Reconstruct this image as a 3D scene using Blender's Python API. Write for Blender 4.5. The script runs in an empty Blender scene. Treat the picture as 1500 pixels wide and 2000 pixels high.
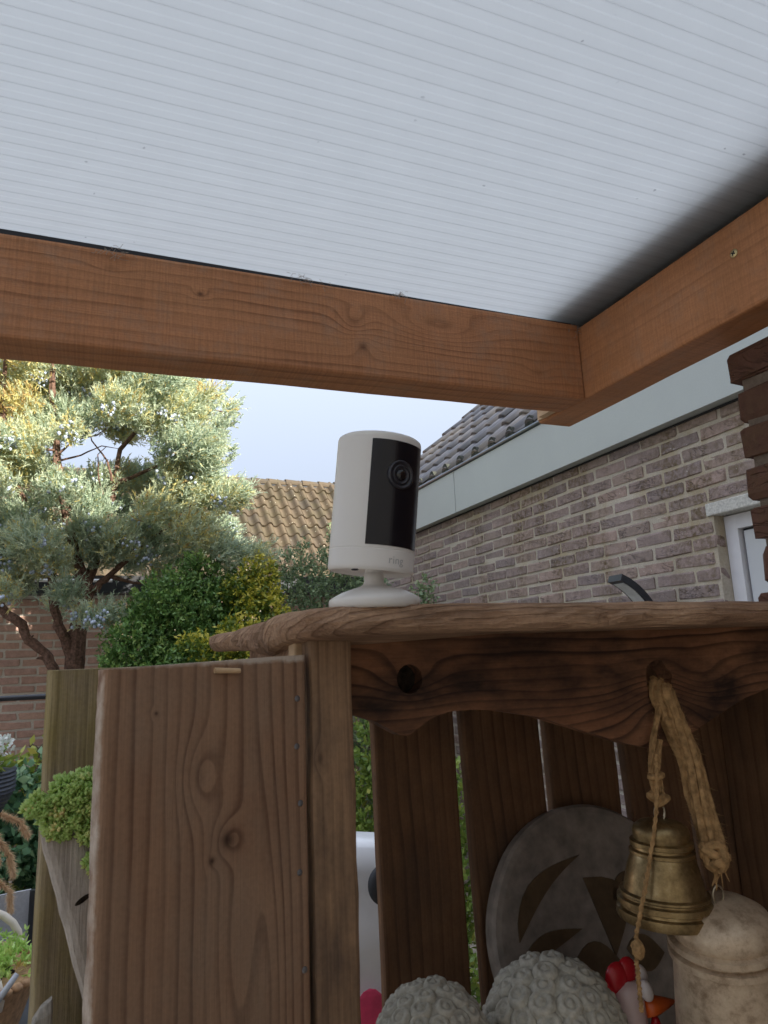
import bpy, bmesh, math, random
import numpy as np
from mathutils import Vector, Matrix, noise as mnoise
from mathutils.geometry import tessellate_polygon
random.seed(7); rng = np.random.default_rng(11)
C = bpy.context.scene
COL = C.collection
H = 1.5            # eye height: every z below is written relative to the eye, ground at -1.5
PI = math.pi; rad = math.radians

# ------------------------------------------------------------------ camera, world, sun, exposure
cam_d = bpy.data.cameras.new('camera'); cam = bpy.data.objects.new('camera', cam_d); COL.objects.link(cam)
cam.matrix_world = Matrix(((0.92615, -0.04004, -0.37503, 0), (-0.37513, -0.20033, -0.90507, 0), (-0.03889, 0.97891, -0.20056, H), (0, 0, 0, 1)))
cam_d.sensor_fit = 'VERTICAL'; cam_d.sensor_height = 24.0; cam_d.sensor_width = 18.0
cam_d.lens = 24.0 * 1400 / 2000
cam_d.clip_start = 0.02; cam_d.clip_end = 500
cam_d.dof.use_dof = True; cam_d.dof.focus_distance = 2.4; cam_d.dof.aperture_fstop = 24
C.camera = cam

SUN = Vector((0.42, -0.72, 0.42)).normalized()      # direction towards the sun: behind the viewer
w = bpy.data.worlds.new('World'); C.world = w; w.use_nodes = True
wn = w.node_tree; wn.nodes.clear()
sky = wn.nodes.new('ShaderNodeTexSky'); sky.sky_type = 'NISHITA'; sky.sun_disc = False
sky.sun_elevation = math.asin(SUN.z); sky.sun_rotation = math.atan2(SUN.x, SUN.y)
sky.air_density = 1.0; sky.dust_density = 4.0; sky.ozone_density = 1.4; sky.altitude = 0
bg = wn.nodes.new('ShaderNodeBackground'); bg.inputs['Strength'].default_value = 0.15
wo = wn.nodes.new('ShaderNodeOutputWorld')
mxs = wn.nodes.new('ShaderNodeMix'); mxs.data_type = 'RGBA'     # thin high veil of cloud whitens the blue
mxs.inputs[0].default_value = 0.95
wn.links.new(sky.outputs[0], mxs.inputs[6]); vt = wn.nodes.new('ShaderNodeTexCoord'); vs = wn.nodes.new('ShaderNodeSeparateXYZ'); wn.links.new(vt.outputs['Generated'], vs.inputs[0])
vm = wn.nodes.new('ShaderNodeMath'); vm.operation = 'MAXIMUM'; wn.links.new(vs.outputs[2], vm.inputs[0]); vm.inputs[1].default_value = 0.0
va = wn.nodes.new('ShaderNodeMath'); va.operation = 'MULTIPLY_ADD'; wn.links.new(vm.outputs[0], va.inputs[0]); va.inputs[1].default_value = 1.75; va.inputs[2].default_value = 0.48   # veiled sky: brighter overhead than at the horizon
vc = wn.nodes.new('ShaderNodeVectorMath'); vc.operation = 'SCALE'; vc.inputs[0].default_value = (0.67, 0.74, 0.89); wn.links.new(va.outputs[0], vc.inputs['Scale'])
wn.links.new(vc.outputs[0], mxs.inputs[7])
wn.links.new(mxs.outputs[2], bg.inputs[0]); wn.links.new(bg.outputs[0], wo.inputs[0])
sd = bpy.data.lights.new('sun', 'SUN'); sd.energy = 2.0; sd.angle = rad(0.53); sd.color = (1.0, 0.93, 0.82)
so = bpy.data.objects.new('sun', sd); COL.objects.link(so); so.location = (0, -20, 20)
so.rotation_euler = SUN.to_track_quat('Z', 'Y').to_euler()
C.view_settings.view_transform = 'Standard'; C.view_settings.look = 'None'
C.view_settings.exposure = 2.75; C.view_settings.gamma = 1.0; C.view_settings.use_curve_mapping = False
C.render.engine = 'CYCLES'
C.cycles.use_denoising = True
C.cycles.max_bounces = 10; C.cycles.diffuse_bounces = 6; C.cycles.transmission_bounces = 6

# ------------------------------------------------------------------ object helpers
WL = {}
def put(o, parent, loc):
    """link o; loc is eye-relative world position of its origin"""
    COL.objects.link(o)
    wl = Vector(loc)
    if parent is not None:
        o.parent = parent; o.location = wl - WL[parent.name]
    else:
        o.location = wl + Vector((0, 0, H))
    WL[o.name] = wl
    return o
def tag(o, label=None, cat=None, group=None, kind=None):
    if label: o['label'] = label
    if cat: o['category'] = cat
    if group: o['group'] = group
    if kind: o['kind'] = kind
    return o
def thing(name, label, cat, loc, group=None, parent=None):
    o = bpy.data.objects.new(name, None); o.empty_display_size = 0.05
    put(o, parent, loc); return tag(o, label, cat, group)
def mesh(name, V, F, mat=None, smooth=False):
    me = bpy.data.meshes.new(name)
    me.from_pydata([tuple(v) for v in V], [], [tuple(f) for f in F]); me.update()
    if mat: me.materials.append(mat)
    if smooth: me.polygons.foreach_set('use_smooth', [True] * len(me.polygons))
    return me
def part(name, V, F, mat, parent=None, loc=None, smooth=False, kind=None, label=None, local=False, rotz=0):
    """V in eye-relative world coordinates (or local=True)"""
    if loc is None: loc = WL[parent.name] if parent is not None else Vector((0, 0, 0))
    loc = Vector(loc)
    if not local: V = [(v[0] - loc.x, v[1] - loc.y, v[2] - loc.z) for v in V]
    o = bpy.data.objects.new(name, mesh(name, V, F, mat, smooth))
    put(o, parent, loc)
    if rotz: o.rotation_euler.z = rotz
    if kind: o['kind'] = kind
    if label: o['label'] = label
    return o
def npart(name, V, F, mat, parent=None, loc=None, tint=None, smooth=False, kind=None):
    """fast builder: V (n,3), F (m,k) arrays"""
    if loc is None: loc = WL[parent.name] if parent is not None else Vector((0, 0, 0))
    V = np.asarray(V, np.float32) - np.array(loc, np.float32); F = np.asarray(F, np.int32)
    me = bpy.data.meshes.new(name); k = F.shape[1]
    me.vertices.add(len(V)); me.vertices.foreach_set('co', V.ravel())
    me.loops.add(F.size); me.loops.foreach_set('vertex_index', F.ravel())
    me.polygons.add(len(F)); me.polygons.foreach_set('loop_start', np.arange(0, F.size, k, dtype=np.int32))
    me.polygons.foreach_set('loop_total', np.full(len(F), k, np.int32))
    me.update(calc_edges=True); me.validate()
    if smooth: me.polygons.foreach_set('use_smooth', [True] * len(F))
    if tint is not None:
        a = me.attributes.new('tint', 'FLOAT', 'POINT'); a.data.foreach_set('value', np.asarray(tint, np.float32))
    if mat: me.materials.append(mat)
    o = bpy.data.objects.new(name, me); put(o, parent, loc)
    if kind: o['kind'] = kind
    return o
class MB:
    def __init__(s): s.V = []; s.F = []
    def add(s, V, F):
        n = len(s.V); s.V += [tuple(v) for v in V]; s.F += [tuple(i + n for i in f) for f in F]; return s
    def box(s, a, b):
        x0, y0, z0 = a; x1, y1, z1 = b
        return s.add([(x0, y0, z0), (x1, y0, z0), (x1, y1, z0), (x0, y1, z0), (x0, y0, z1), (x1, y0, z1), (x1, y1, z1), (x0, y1, z1)],
                     [(0, 3, 2, 1), (4, 5, 6, 7), (0, 1, 5, 4), (1, 2, 6, 5), (2, 3, 7, 6), (3, 0, 4, 7)])
    def loft(s, secs, cap=True, closed=True):
        n = len(secs[0]); V = [p for q in secs for p in q]; F = []
        for i in range(len(secs) - 1):
            for j in range(n if closed else n - 1):
                k = (j + 1) % n
                F.append((i * n + j, i * n + k, (i + 1) * n + k, (i + 1) * n + j))
        if cap and closed:
            F.append(tuple(range(n - 1, -1, -1))); F.append(tuple((len(secs) - 1) * n + j for j in range(n)))
        return s.add(V, F)
    def tube(s, pts, r, n=8, cap=True, wob=0):
        pts = [Vector(p) for p in pts]
        if not isinstance(r, (list, tuple)): r = [r] * len(pts)
        secs = []; ref = None
        for i, p in enumerate(pts):
            t = (pts[min(i + 1, len(pts) - 1)] - pts[max(i - 1, 0)]).normalized()
            if ref is None:
                ref = t.cross(Vector((0, 0, 1)))
                if ref.length < 0.1: ref = t.cross(Vector((1, 0, 0)))
            ref = (ref - t * ref.dot(t)).normalized(); b = t.cross(ref)
            secs.append([p + (ref * math.cos(2 * PI * k / n) + b * math.sin(2 * PI * k / n)) * r[i] * (1 + (random.uniform(-wob, wob) if wob else 0)) for k in range(n)])
        return s.loft(secs, cap)
    def lathe(s, prof, o=(0, 0, 0), M=None, n=32):
        """prof: (r, z) list; revolved about local z, placed by 3x3 M and offset o"""
        o = Vector(o); secs = []
        for r, z in prof:
            q = []
            for k in range(n):
                v = Vector((r * math.cos(2 * PI * k / n), r * math.sin(2 * PI * k / n), z))
                if M is not None: v = M @ v
                q.append(v + o)
            secs.append(q)
        return s.loft(secs, True)
    def sphere(s, c, r, n=10, m=6, sc=(1, 1, 1), M=None):
        prof = [(max(1e-5, math.sin(PI * i / m)), -math.cos(PI * i / m)) for i in range(m + 1)]
        V0 = len(s.V); s.lathe(prof, n=n)
        for i in range(V0, len(s.V)):
            v = Vector(s.V[i]); v = Vector((v.x * sc[0] * r, v.y * sc[1] * r, v.z * sc[2] * r))
            if M is not None: v = M @ v
            s.V[i] = tuple(v + Vector(c))
        return s
    def wobble(s, amp, scale, seed=0.0):
        out = []
        for v in s.V:
            q = Vector(v) * scale + Vector((seed, seed * 1.7, seed * .3))
            d = mnoise.noise_vector(q)
            out.append((v[0] + d.x * amp, v[1] + d.y * amp, v[2] + d.z * amp))
        s.V = out; return s
def rrect(w, d, r=0.004, m=2):
    """rounded rectangle outline, w along a, d along b, centred at 0"""
    pts = []
    for sx, sy, a0 in ((1, 1, 0), (-1, 1, 90), (-1, -1, 180), (1, -1, 270)):
        for k in range(m + 1):
            a = rad(a0 + 90 * k / m)
            pts.append((sx * (w / 2 - r) + r * math.cos(a), sy * (d / 2 - r) + r * math.sin(a)))
    return pts
def board(mb, axis, a, b, c1, c2, w, d, r=0.004, seg=14, amp=0.0, seed=0, endamp=0.0):
    """board along axis from a to b; cross-section w (first other axis) x d (second other axis) centred c1,c2"""
    sec = []
    P = rrect(w, d, r)
    for i in range(seg + 1):
        t = a + (b - a) * i / seg; q = []
        for j, (u, v) in enumerate(P):
            k = mnoise.noise(Vector((t * 22 + seed, u * 14, v * 14 + seed))) * amp if amp else 0
            s = 1 + k / max(w, d) * 2
            tt = t
            if endamp and i in (0, seg): tt += mnoise.noise(Vector((u * 60 + seed, v * 60, seed))) * endamp
            uu, vv = u * s + c1, v * (1 + k / max(w, d)) + c2
            q.append((tt, uu, vv) if axis == 'x' else (uu, tt, vv) if axis == 'y' else (uu, vv, tt))
        sec.append(q)
    if axis == 'y': sec = [q[::-1] for q in sec]
    return mb.loft(sec)

# ------------------------------------------------------------------ material helpers
class G:
    def __init__(s, name):
        s.m = bpy.data.materials.new(name); s.m.use_nodes = True
        s.nt = s.m.node_tree; s.nt.nodes.clear()
        s.out = s.n('ShaderNodeOutputMaterial')
    def n(s, t): return s.nt.nodes.new(t)
    def l(s, a, b):
        if hasattr(a, 'is_output') or isinstance(a, bpy.types.NodeSocket): s.nt.links.new(a, b)
        else: b.default_value = a
    def mt(s, op, a, b=None, c=None):
        n = s.n('ShaderNodeMath'); n.operation = op
        for i, x in enumerate((a, b, c)):
            if x is not None: s.l(x, n.inputs[i])
        return n.outputs[0]
    def coord(s, org=(0, 0, 0), which='Object'):
        t = s.n('ShaderNodeTexCoord'); v = t.outputs[which]
        if any(org):
            a = s.n('ShaderNodeVectorMath'); a.operation = 'ADD'; s.l(v, a.inputs[0]); a.inputs[1].default_value = org; v = a.outputs[0]
        return v
    def pos(s): return s.n('ShaderNodeNewGeometry').outputs['Position']
    def island(s): return s.n('ShaderNodeNewGeometry').outputs['Random Per Island']
    def orand(s): return s.n('ShaderNodeObjectInfo').outputs['Random']
    def xyz(s, v):
        n = s.n('ShaderNodeSeparateXYZ'); s.l(v, n.inputs[0]); return n.outputs[0], n.outputs[1], n.outputs[2]
    def comb(s, x, y, z):
        n = s.n('ShaderNodeCombineXYZ'); s.l(x, n.inputs[0]); s.l(y, n.inputs[1]); s.l(z, n.inputs[2]); return n.outputs[0]
    def scale(s, v, k):
        n = s.n('ShaderNodeVectorMath'); n.operation = 'MULTIPLY'; s.l(v, n.inputs[0]); n.inputs[1].default_value = k; return n.outputs[0]
    def vadd(s, a, b):
        n = s.n('ShaderNodeVectorMath'); n.operation = 'ADD'; s.l(a, n.inputs[0]); s.l(b, n.inputs[1]); return n.outputs[0]
    def noise(s, v, sc=5, det=4, ro=.55, dist=0):
        n = s.n('ShaderNodeTexNoise'); s.l(v, n.inputs['Vector']); n.inputs['Scale'].default_value = sc
        n.inputs['Detail'].default_value = det; n.inputs['Roughness'].default_value = ro; n.inputs['Distortion'].default_value = dist
        return n.outputs[0]
    def voro(s, v, sc=5, feat='F1'):
        n = s.n('ShaderNodeTexVoronoi'); n.feature = feat; s.l(v, n.inputs['Vector']); n.inputs['Scale'].default_value = sc
        return n.outputs['Distance']
    def ramp(s, f, stops, interp='LINEAR'):
        n = s.n('ShaderNodeValToRGB'); s.l(f, n.inputs[0]); e = n.color_ramp; e.interpolation = interp
        while len(e.elements) < len(stops): e.elements.new(0.5)
        for el, (p, c) in zip(e.elements, stops):
            el.position = p; el.color = (c, c, c, 1) if isinstance(c, (int, float)) else (*c, 1)
        return n.outputs[0]
    def mix(s, f, a, b, mode='MIX'):
        n = s.n('ShaderNodeMix'); n.data_type = 'RGBA'; n.blend_type = mode
        s.l(f, n.inputs[0])
        for x, i in ((a, 6), (b, 7)):
            if isinstance(x, tuple): x = (*x, 1) if len(x) == 3 else x
            s.l(x, n.inputs[i])
        return n.outputs[2]
    def bump(s, h, st=.3, dist=.002, nrm=None):
        n = s.n('ShaderNodeBump'); s.l(h, n.inputs['Height']); n.inputs['Strength'].default_value = st; n.inputs['Distance'].default_value = dist
        if nrm is not None: s.l(nrm, n.inputs['Normal'])
        return n.outputs[0]
    def bsdf(s, col, rough=.6, metal=0, nrm=None, spec=.5, **k):
        n = s.n('ShaderNodeBsdfPrincipled')
        if isinstance(col, tuple): col = (*col, 1)
        s.l(col, n.inputs['Base Color']); s.l(rough, n.inputs['Roughness']); s.l(metal, n.inputs['Metallic'])
        n.inputs['Specular IOR Level'].default_value = spec
        if nrm is not None: s.l(nrm, n.inputs['Normal'])
        for a, b in k.items(): s.l(b, n.inputs[a.replace('_', ' ')])
        return n.outputs[0]
    def done(s, sh): s.nt.links.new(sh, s.out.inputs[0]); return s.m

def plain(name, col, rough=.5, metal=0, var=.12, sc=30, bump=0, spec=.5):
    g = G(name); v = g.coord(); f = g.noise(v, sc, 5)
    d = tuple(c * (1 - var) for c in col); e = tuple(min(1, c * (1 + var)) for c in col)
    c = g.ramp(f, [(.3, d), (.7, e)])
    return g.done(g.bsdf(c, rough, metal, g.bump(f, bump, .002) if bump else None, spec))

def wood(name, light, mid, dark, U='x', V='z', N=45, amp=.008, knots=(), org=(0, 0, 0), rough=.75, bst=.35, line=.8, fib=.35,
         patch=None, patch_amt=0.5, patch_sc=7, seed=0.0, ndist=2.2, spec=.3, worn=None, saw=0, bdist=.0015):
    g = G(name); v = g.coord(org); ax = dict(zip('xyz', g.xyz(v))); u, t = ax[U], ax[V]
    o = [k for k in 'xyz' if k not in (U, V)][0]; wv = ax[o]
    lowv = g.comb(g.mt('MULTIPLY', u, 9.), g.mt('MULTIPLY', t, ndist), g.mt('MULTIPLY_ADD', wv, 9., seed))
    h = g.mt('MULTIPLY_ADD', g.mt('SUBTRACT', g.noise(lowv, 1.0, 3, .5), .5), amp * 6, u)
    h = g.mt('ADD', h, g.mt('MULTIPLY', wv, .6))
    kcol = None
    for (ku, kt, su, st, B, cs) in knots:
        a = g.mt('POWER', g.mt('ABSOLUTE', g.mt('DIVIDE', g.mt('SUBTRACT', u, ku), su)), 2.)
        b = g.mt('POWER', g.mt('ABSOLUTE', g.mt('DIVIDE', g.mt('SUBTRACT', t, kt), st)), 2.)
        r2 = g.mt('ADD', a, b)
        e = g.mt('EXPONENT', g.mt('MULTIPLY', r2, -1.))
        h = g.mt('MULTIPLY_ADD', e, B, h)
        if cs:
            kk = g.mt('MULTIPLY', g.mt('EXPONENT', g.mt('MULTIPLY', r2, -7.)), cs)
            kcol = kk if kcol is None else g.mt('MAXIMUM', kcol, kk)
    f = g.mt('FRACT', g.mt('MULTIPLY', h, N))
    lw = g.ramp(f, [(0, .1), (.12, .0), (.62, .25), (.86, 1.0), (.95, .9), (1.0, .1)])
    # uneven line strength
    ls = g.ramp(g.noise(g.comb(g.mt('MULTIPLY', h, N * .37), g.mt('MULTIPLY', t, 1.5), seed), 1.0, 2), [(.35, .25), (.65, 1.0)])
    lw = g.mt('MULTIPLY', lw, g.mt('MULTIPLY', ls, line))
    fv = g.comb(g.mt('MULTIPLY', u, 520.), g.mt('MULTIPLY', t, 11.), g.mt('MULTIPLY_ADD', wv, 520., seed))
    fi = g.noise(fv, 1.0, 3, .6)
    base = g.mix(lw, g.mix(g.ramp(g.noise(v, 11, 4), [(.3, 0.), (.7, 1.)]), mid, light), dark)
    if patch:
        pf = g.ramp(g.noise(g.comb(g.mt('MULTIPLY', u, 2.2), g.mt('MULTIPLY', t, .8), g.mt('MULTIPLY_ADD', wv, 2., seed * 3 + 4)), patch_sc, 5, .6), [(.42, 0.), (.68, 1.)])
        base = g.mix(g.mt('MULTIPLY', pf, patch_amt), base, patch)
    base = g.mix(fib, base, g.ramp(fi, [(.3, .45), (.7, 1.35 if False else 1.0)]), 'MULTIPLY')
    if worn:      # (limit along U, ramp width, colour, limit along V): greyed, frayed arris
        wu = g.mt('DIVIDE', g.mt('SUBTRACT', g.mt('ADD', worn[0] + worn[1], g.mt('MULTIPLY', g.mt('SUBTRACT', g.noise(v, 55, 4, .7), .5), worn[1] * 2.2)), u), worn[1])
        if worn[3] is not None:
            wv2 = g.mt('DIVIDE', g.mt('ADD', g.mt('SUBTRACT', t, worn[3]), g.mt('MULTIPLY', g.mt('SUBTRACT', g.noise(v, 80, 3, .7), .5), .006)), .003); wu = g.mt('MAXIMUM', wu, wv2)
        n_ = g.n('ShaderNodeClamp'); g.l(wu, n_.inputs[0]); base = g.mix(g.mt('MULTIPLY', n_.outputs[0], .85), base, worn[2])
    if saw:
        sv = g.noise(g.comb(g.mt('MULTIPLY', u, 14.), g.mt('MULTIPLY', t, 330.), seed), 1.0, 2, .6)
        base = g.mix(saw, base, g.ramp(sv, [(.35, .55), (.6, 1.0)]), 'MULTIPLY')
        du = g.ramp(g.noise(v, 17, 5, .7), [(.5, 0.), (.72, 1.)]); base = g.mix(g.mt('MULTIPLY', du, saw * 1.1), base, (.36, .25, .18))
    if kcol is not None: base = g.mix(kcol, base, tuple(c * .45 for c in dark))
    grit = g.noise(v, 260, 3)
    base = g.mix(.25, base, g.ramp(grit, [(.35, .6), (.6, 1.0)]), 'MULTIPLY')
    hh = g.mt('ADD', g.mt('MULTIPLY', lw, -.55), g.mt('ADD', g.mt('MULTIPLY', fi, .7), g.mt('MULTIPLY', grit, .3)))
    return g.done(g.bsdf(base, rough, 0, g.bump(hh, bst, bdist), spec))

def leafmat(name, stops, rough=.5, trans=.3, spec=.4):
    g = G(name); a = g.n('ShaderNodeAttribute'); a.attribute_name = 'tint'
    c = g.ramp(a.outputs['Fac'], stops)
    b = g.bsdf(c, rough, 0, None, spec)
    t = g.n('ShaderNodeBsdfTranslucent'); g.l(g.mix(.5, c, (.55, .75, .2), 'MULTIPLY') if False else c, t.inputs[0])
    m = g.n('ShaderNodeMixShader'); m.inputs[0].default_value = trans; g.l(b, m.inputs[1]); g.l(t.outputs[0], m.inputs[2])
    return g.done(m.outputs[0])

def brickmat(name, cols, stain=None, speck=True, bst=.6, crease=0):
    g = G(name); r = g.mt('FRACT', g.mt('ADD', g.orand(), g.mt('MULTIPLY', g.island(), 7.31)))
    v = g.vadd(g.coord(), g.comb(g.mt('MULTIPLY', r, 13.), g.mt('MULTIPLY', r, 29.), g.mt('MULTIPLY', r, 5.)))
    n1 = g.noise(v, 28, 6, .65); n2 = g.noise(v, 120, 4, .7)
    k = len(cols); c = g.ramp(r, [(i / (k - 1), cols[i]) for i in range(k)])
    c = g.mix(.55, c, g.ramp(n1, [(.3, .45), (.7, 1.0)]), 'MULTIPLY')
    c = g.mix(.35, c, g.ramp(n2, [(.35, .5), (.65, 1.0)]), 'MULTIPLY')
    P = g.pos()
    if stain:
        sf = g.ramp(g.noise(g.scale(P, (1.6, 1.6, .55)), 2.6, 5, .65), [(.46, 0.), (.64, 1.)])
        sf = g.mt('MULTIPLY', sf, g.ramp(g.noise(P, 45, 4, .7), [(.4, 0.), (.62, 1.)]))
        c = g.mix(g.mt('MULTIPLY', sf, .9), c, stain)
    if speck:
        sp = g.ramp(g.voro(P, 42), [(.09, 1.), (.14, 0.)])
        sp = g.mt('MULTIPLY', sp, g.ramp(g.noise(P, 9, 2), [(.5, 0.), (.6, 1.)]))
        c = g.mix(g.mt('MULTIPLY', sp, .7), c, (.62, .60, .53))
    # cracked, folded faces of hand-moulded brick
    x_, y_, z_ = g.xyz(v); sk = g.comb(g.mt('MULTIPLY_ADD', z_, 1.1, x_), y_, g.mt('MULTIPLY', z_, 1.6))
    cr = g.ramp(g.noise(sk, 16, 3, .5, 1.2), [(.462, 1.), (.5, 0.), (.538, 1.)])
    cr = g.mt('MAXIMUM', cr, g.ramp(g.noise(v, 8, 2), [(.42, 0.), (.5, 1.)]))
    if crease: c = g.mix(crease, c, g.ramp(cr, [(.0, .25), (.5, 1.)]), 'MULTIPLY')
    hh = g.mt('ADD', g.mt('ADD', n1, g.mt('MULTIPLY', n2, .5)), g.mt('MULTIPLY', cr, .8))
    return g.done(g.bsdf(c, .92, 0, g.bump(hh, bst, .004), .2))
def mortarmat(name, a, b, stain=None):
    g = G(name); P = g.pos(); n = g.noise(P, 140, 5, .7); n2 = g.noise(P, 4, 4)
    c = g.mix(g.ramp(n2, [(.35, 0.), (.65, 1.)]), a, b)
    c = g.mix(.5, c, g.ramp(n, [(.3, .45), (.65, 1.0)]), 'MULTIPLY')
    if stain:
        sf = g.ramp(g.noise(g.scale(P, (1.6, 1.6, .55)), 2.6, 5, .65), [(.5, 0.), (.7, .7)])
        c = g.mix(sf, c, stain)
    return g.done(g.bsdf(c, .95, 0, g.bump(n, .8, .004), .1))

# ------------------------------------------------------------------ materials
M = {}
M['beam'] = wood('stained_beam_wood', (.58, .265, .125), (.51, .225, .10), (.21, .082, .036), 'z', 'x', 60, .006,
    [(.555, .137, .010, .014, .018, .9), (.548, .385, .026, .026, .03, .35), (.505, .40, .02, .022, -.022, .7), (.558, .54, .028, .085, .05, 0), (.50, .74, .02, .03, .014, .3), (.575, .01, .012, .03, .012, .3)],
    org=(-.4, 1.06, .53), rough=.62, bst=.7, line=.75, fib=.25, patch=(.52, .25, .115), patch_amt=.5, seed=1.0, saw=.38)
M['beam_r'] = wood('stained_side_beam_wood', (.58, .27, .125), (.50, .225, .10), (.22, .086, .038), 'z', 'y', 55, .005,
    [(.50, .60, .015, .03, .02, .5), (.47, .69, .01, .03, .015, .5)], org=(.88, .3, .53), rough=.62, bst=.35, line=.4, fib=.22, patch=(.44, .20, .085), patch_amt=.5, seed=5.0, saw=.3)
M['board'] = wood('front_board_wood', (.37, .225, .14), (.29, .165, .10), (.095, .042, .024), 'x', 'z', 88, .005,
    [(.068, -.077, .013, .026, .020, .22), (.090, -.122, .013, .014, .019, .9), (.120, -.23, .018, .12, -.026, 0), (.078, -.134, .006, .007, .006, .95), (.036, -.031, .004, .004, .004, .8), (.10, -.19, .02, .07, .012, 0)],
    rough=.8, bst=.3, line=.85, fib=.25, patch=(.27, .205, .15), patch_amt=.45, patch_sc=9, seed=2.0, ndist=1.1, worn=(-.0012, .0024, (.58, .50, .42), -.0005))
M['post'] = wood('post_wood', (.38, .235, .135), (.27, .165, .095), (.08, .042, .025), 'x', 'z', 120, .003, [(.174, -.075, .006, .01, .01, .6)], rough=.85, bst=.4, line=.7, fib=.4,
    org=(.1845, .588, 0), patch=(.07, .05, .04), patch_amt=.8, patch_sc=10, seed=3.0)
M['top'] = wood('bark_edge_wood', (.72, .47, .30), (.48, .29, .18), (.19, .095, .055), 'z', 'x', 130, .006, [], rough=.9, bst=1.0, line=.6, fib=.5,
    org=(.5, .8, .03), patch=(.15, .085, .05), patch_amt=.75, patch_sc=11, seed=4.0, bdist=.005)
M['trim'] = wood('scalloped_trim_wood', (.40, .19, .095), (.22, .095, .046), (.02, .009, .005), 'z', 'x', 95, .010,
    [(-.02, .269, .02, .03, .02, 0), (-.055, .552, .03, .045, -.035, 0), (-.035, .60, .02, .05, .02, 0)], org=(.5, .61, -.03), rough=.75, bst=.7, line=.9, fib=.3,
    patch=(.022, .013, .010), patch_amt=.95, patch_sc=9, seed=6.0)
M['slat'] = wood('crate_slat_wood', (.26, .14, .07), (.18, .092, .046), (.055, .026, .014), 'x', 'z', 70, .006, [], rough=.85, bst=.3, line=.6, fib=.3,
    patch=(.06, .04, .03), patch_amt=.6, seed=8.0)
M['slat_grey'] = wood('grey_slat_wood', (.21, .20, .19), (.16, .15, .14), (.07, .06, .055), 'x', 'z', 70, .006, [], rough=.9, bst=.4, line=.6, fib=.4, seed=9.0)
M['olive'] = wood('mossy_board_wood', (.46, .37, .23), (.32, .25, .15), (.10, .075, .042), 'x', 'z', 110, .006, [(.068, -.062, .012, .012, .02, .7)], rough=.9, bst=.6, line=.6, fib=.6,
    patch=(.34, .27, .08), patch_amt=.7, patch_sc=13, seed=10.0, worn=(-.0595, .003, (.66, .60, .44), None))
M['drift'] = wood('driftwood', (.62, .56, .50), (.50, .44, .38), (.16, .13, .11), 'x', 'z', 60, .01, [], rough=.9, bst=.8, line=.35, fib=.35, patch=(.33, .28, .24), patch_amt=.7, seed=11.0)
M['greywood'] = wood('grey_stake_wood', (.42, .39, .34), (.33, .30, .26), (.12, .105, .09), 'x', 'z', 220, .004, [], rough=.9, bst=.8, line=.6, fib=.5, seed=12.0)
M['palewood'] = plain('pale_cut_wood', (.55, .38, .22), .7, 0, .15, 60)

M['dark_brick'] = brickmat('mangan_brick', [(.35, .275, .255), (.41, .315, .285), (.32, .26, .25), (.395, .31, .265), (.45, .335, .29)], (.12, .085, .04), True, 1.0, .65)
M['dark_mortar'] = mortarmat('pale_mortar', (.58, .52, .43), (.47, .42, .345), (.36, .28, .15))
M['pink_brick'] = brickmat('salmon_brick', [(.56, .35, .265), (.51, .32, .25), (.60, .39, .30), (.54, .345, .275), (.49, .31, .25)], None, False, .35)
M['pink_mortar'] = mortarmat('grey_mortar', (.60, .54, .46), (.52, .47, .41))
M['red_brick'] = brickmat('red_brown_brick', [(.17, .088, .066), (.21, .105, .075), (.145, .078, .058), (.19, .10, .075)], (.13, .08, .05), False, .8, .3)
M['red_mortar'] = mortarmat('brown_mortar', (.24, .19, .15), (.19, .155, .125))

g = G('polycarbonate_sheet'); v = g.coord(); x, y, z = g.xyz(v)
ph = g.mt('FRACT', g.mt('MULTIPLY', y, 40.)); ln = g.ramp(ph, [(.0, .87), (.05, .885), (.12, .94), (.44, .925), (.48, 1.), (.53, 1.), (.58, .935), (.88, .925), (1., .87)])
dirt = g.ramp(g.noise(g.scale(v, (1, 1, 1)), 14, 6, .7), [(.3, .95), (.7, 1.)])
spk = g.ramp(g.voro(g.vadd(v, g.scale(g.comb(g.noise(v, 30), g.noise(v, 31), 0.), (.02, .02, 0))), 26), [(.03, 1.), (.06, 0.)])
spk = g.mt('MULTIPLY', spk, g.ramp(g.noise(v, 5, 2), [(.50, 0.), (.6, .75)]))
cc = g.mix(1.0, g.mix(1.0, (.66, .665, .635), ln, 'MULTIPLY'), dirt, 'MULTIPLY'); cc = g.mix(spk, cc, (.25, .25, .24))
df = g.n('ShaderNodeBsdfDiffuse'); g.l(cc, df.inputs[0]); tr = g.n('ShaderNodeBsdfTranslucent'); g.l(cc, tr.inputs[0])
mx = g.n('ShaderNodeMixShader'); mx.inputs[0].default_value = .74; g.l(df.outputs[0], mx.inputs[1]); g.l(tr.outputs[0], mx.inputs[2])
gl = g.n('ShaderNodeBsdfGlossy'); gl.inputs['Roughness'].default_value = .35; m2 = g.n('ShaderNodeMixShader'); m2.inputs[0].default_value = .04
g.l(mx.outputs[0], m2.inputs[1]); g.l(gl.outputs[0], m2.inputs[2]); M['sheet'] = g.done(m2.outputs[0])
M['black'] = plain('black_rubber', (.012, .013, .016), .6)
M['anthracite'] = plain('anthracite_metal', (.035, .038, .045), .38, .3, .1, 40)
g = G('grey_fascia_panel'); P = g.pos(); f = g.noise(P, 3, 4); f2 = g.noise(P, 200, 3)
M['fascia'] = g.done(g.bsdf(g.mix(.12, g.ramp(f, [(.3, (.44, .47, .455)), (.7, (.47, .505, .485))]), g.ramp(f2, [(.3, .6), (.7, 1.)]), 'MULTIPLY'), .5, 0, g.bump(f2, .08, .001), .35))
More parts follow.
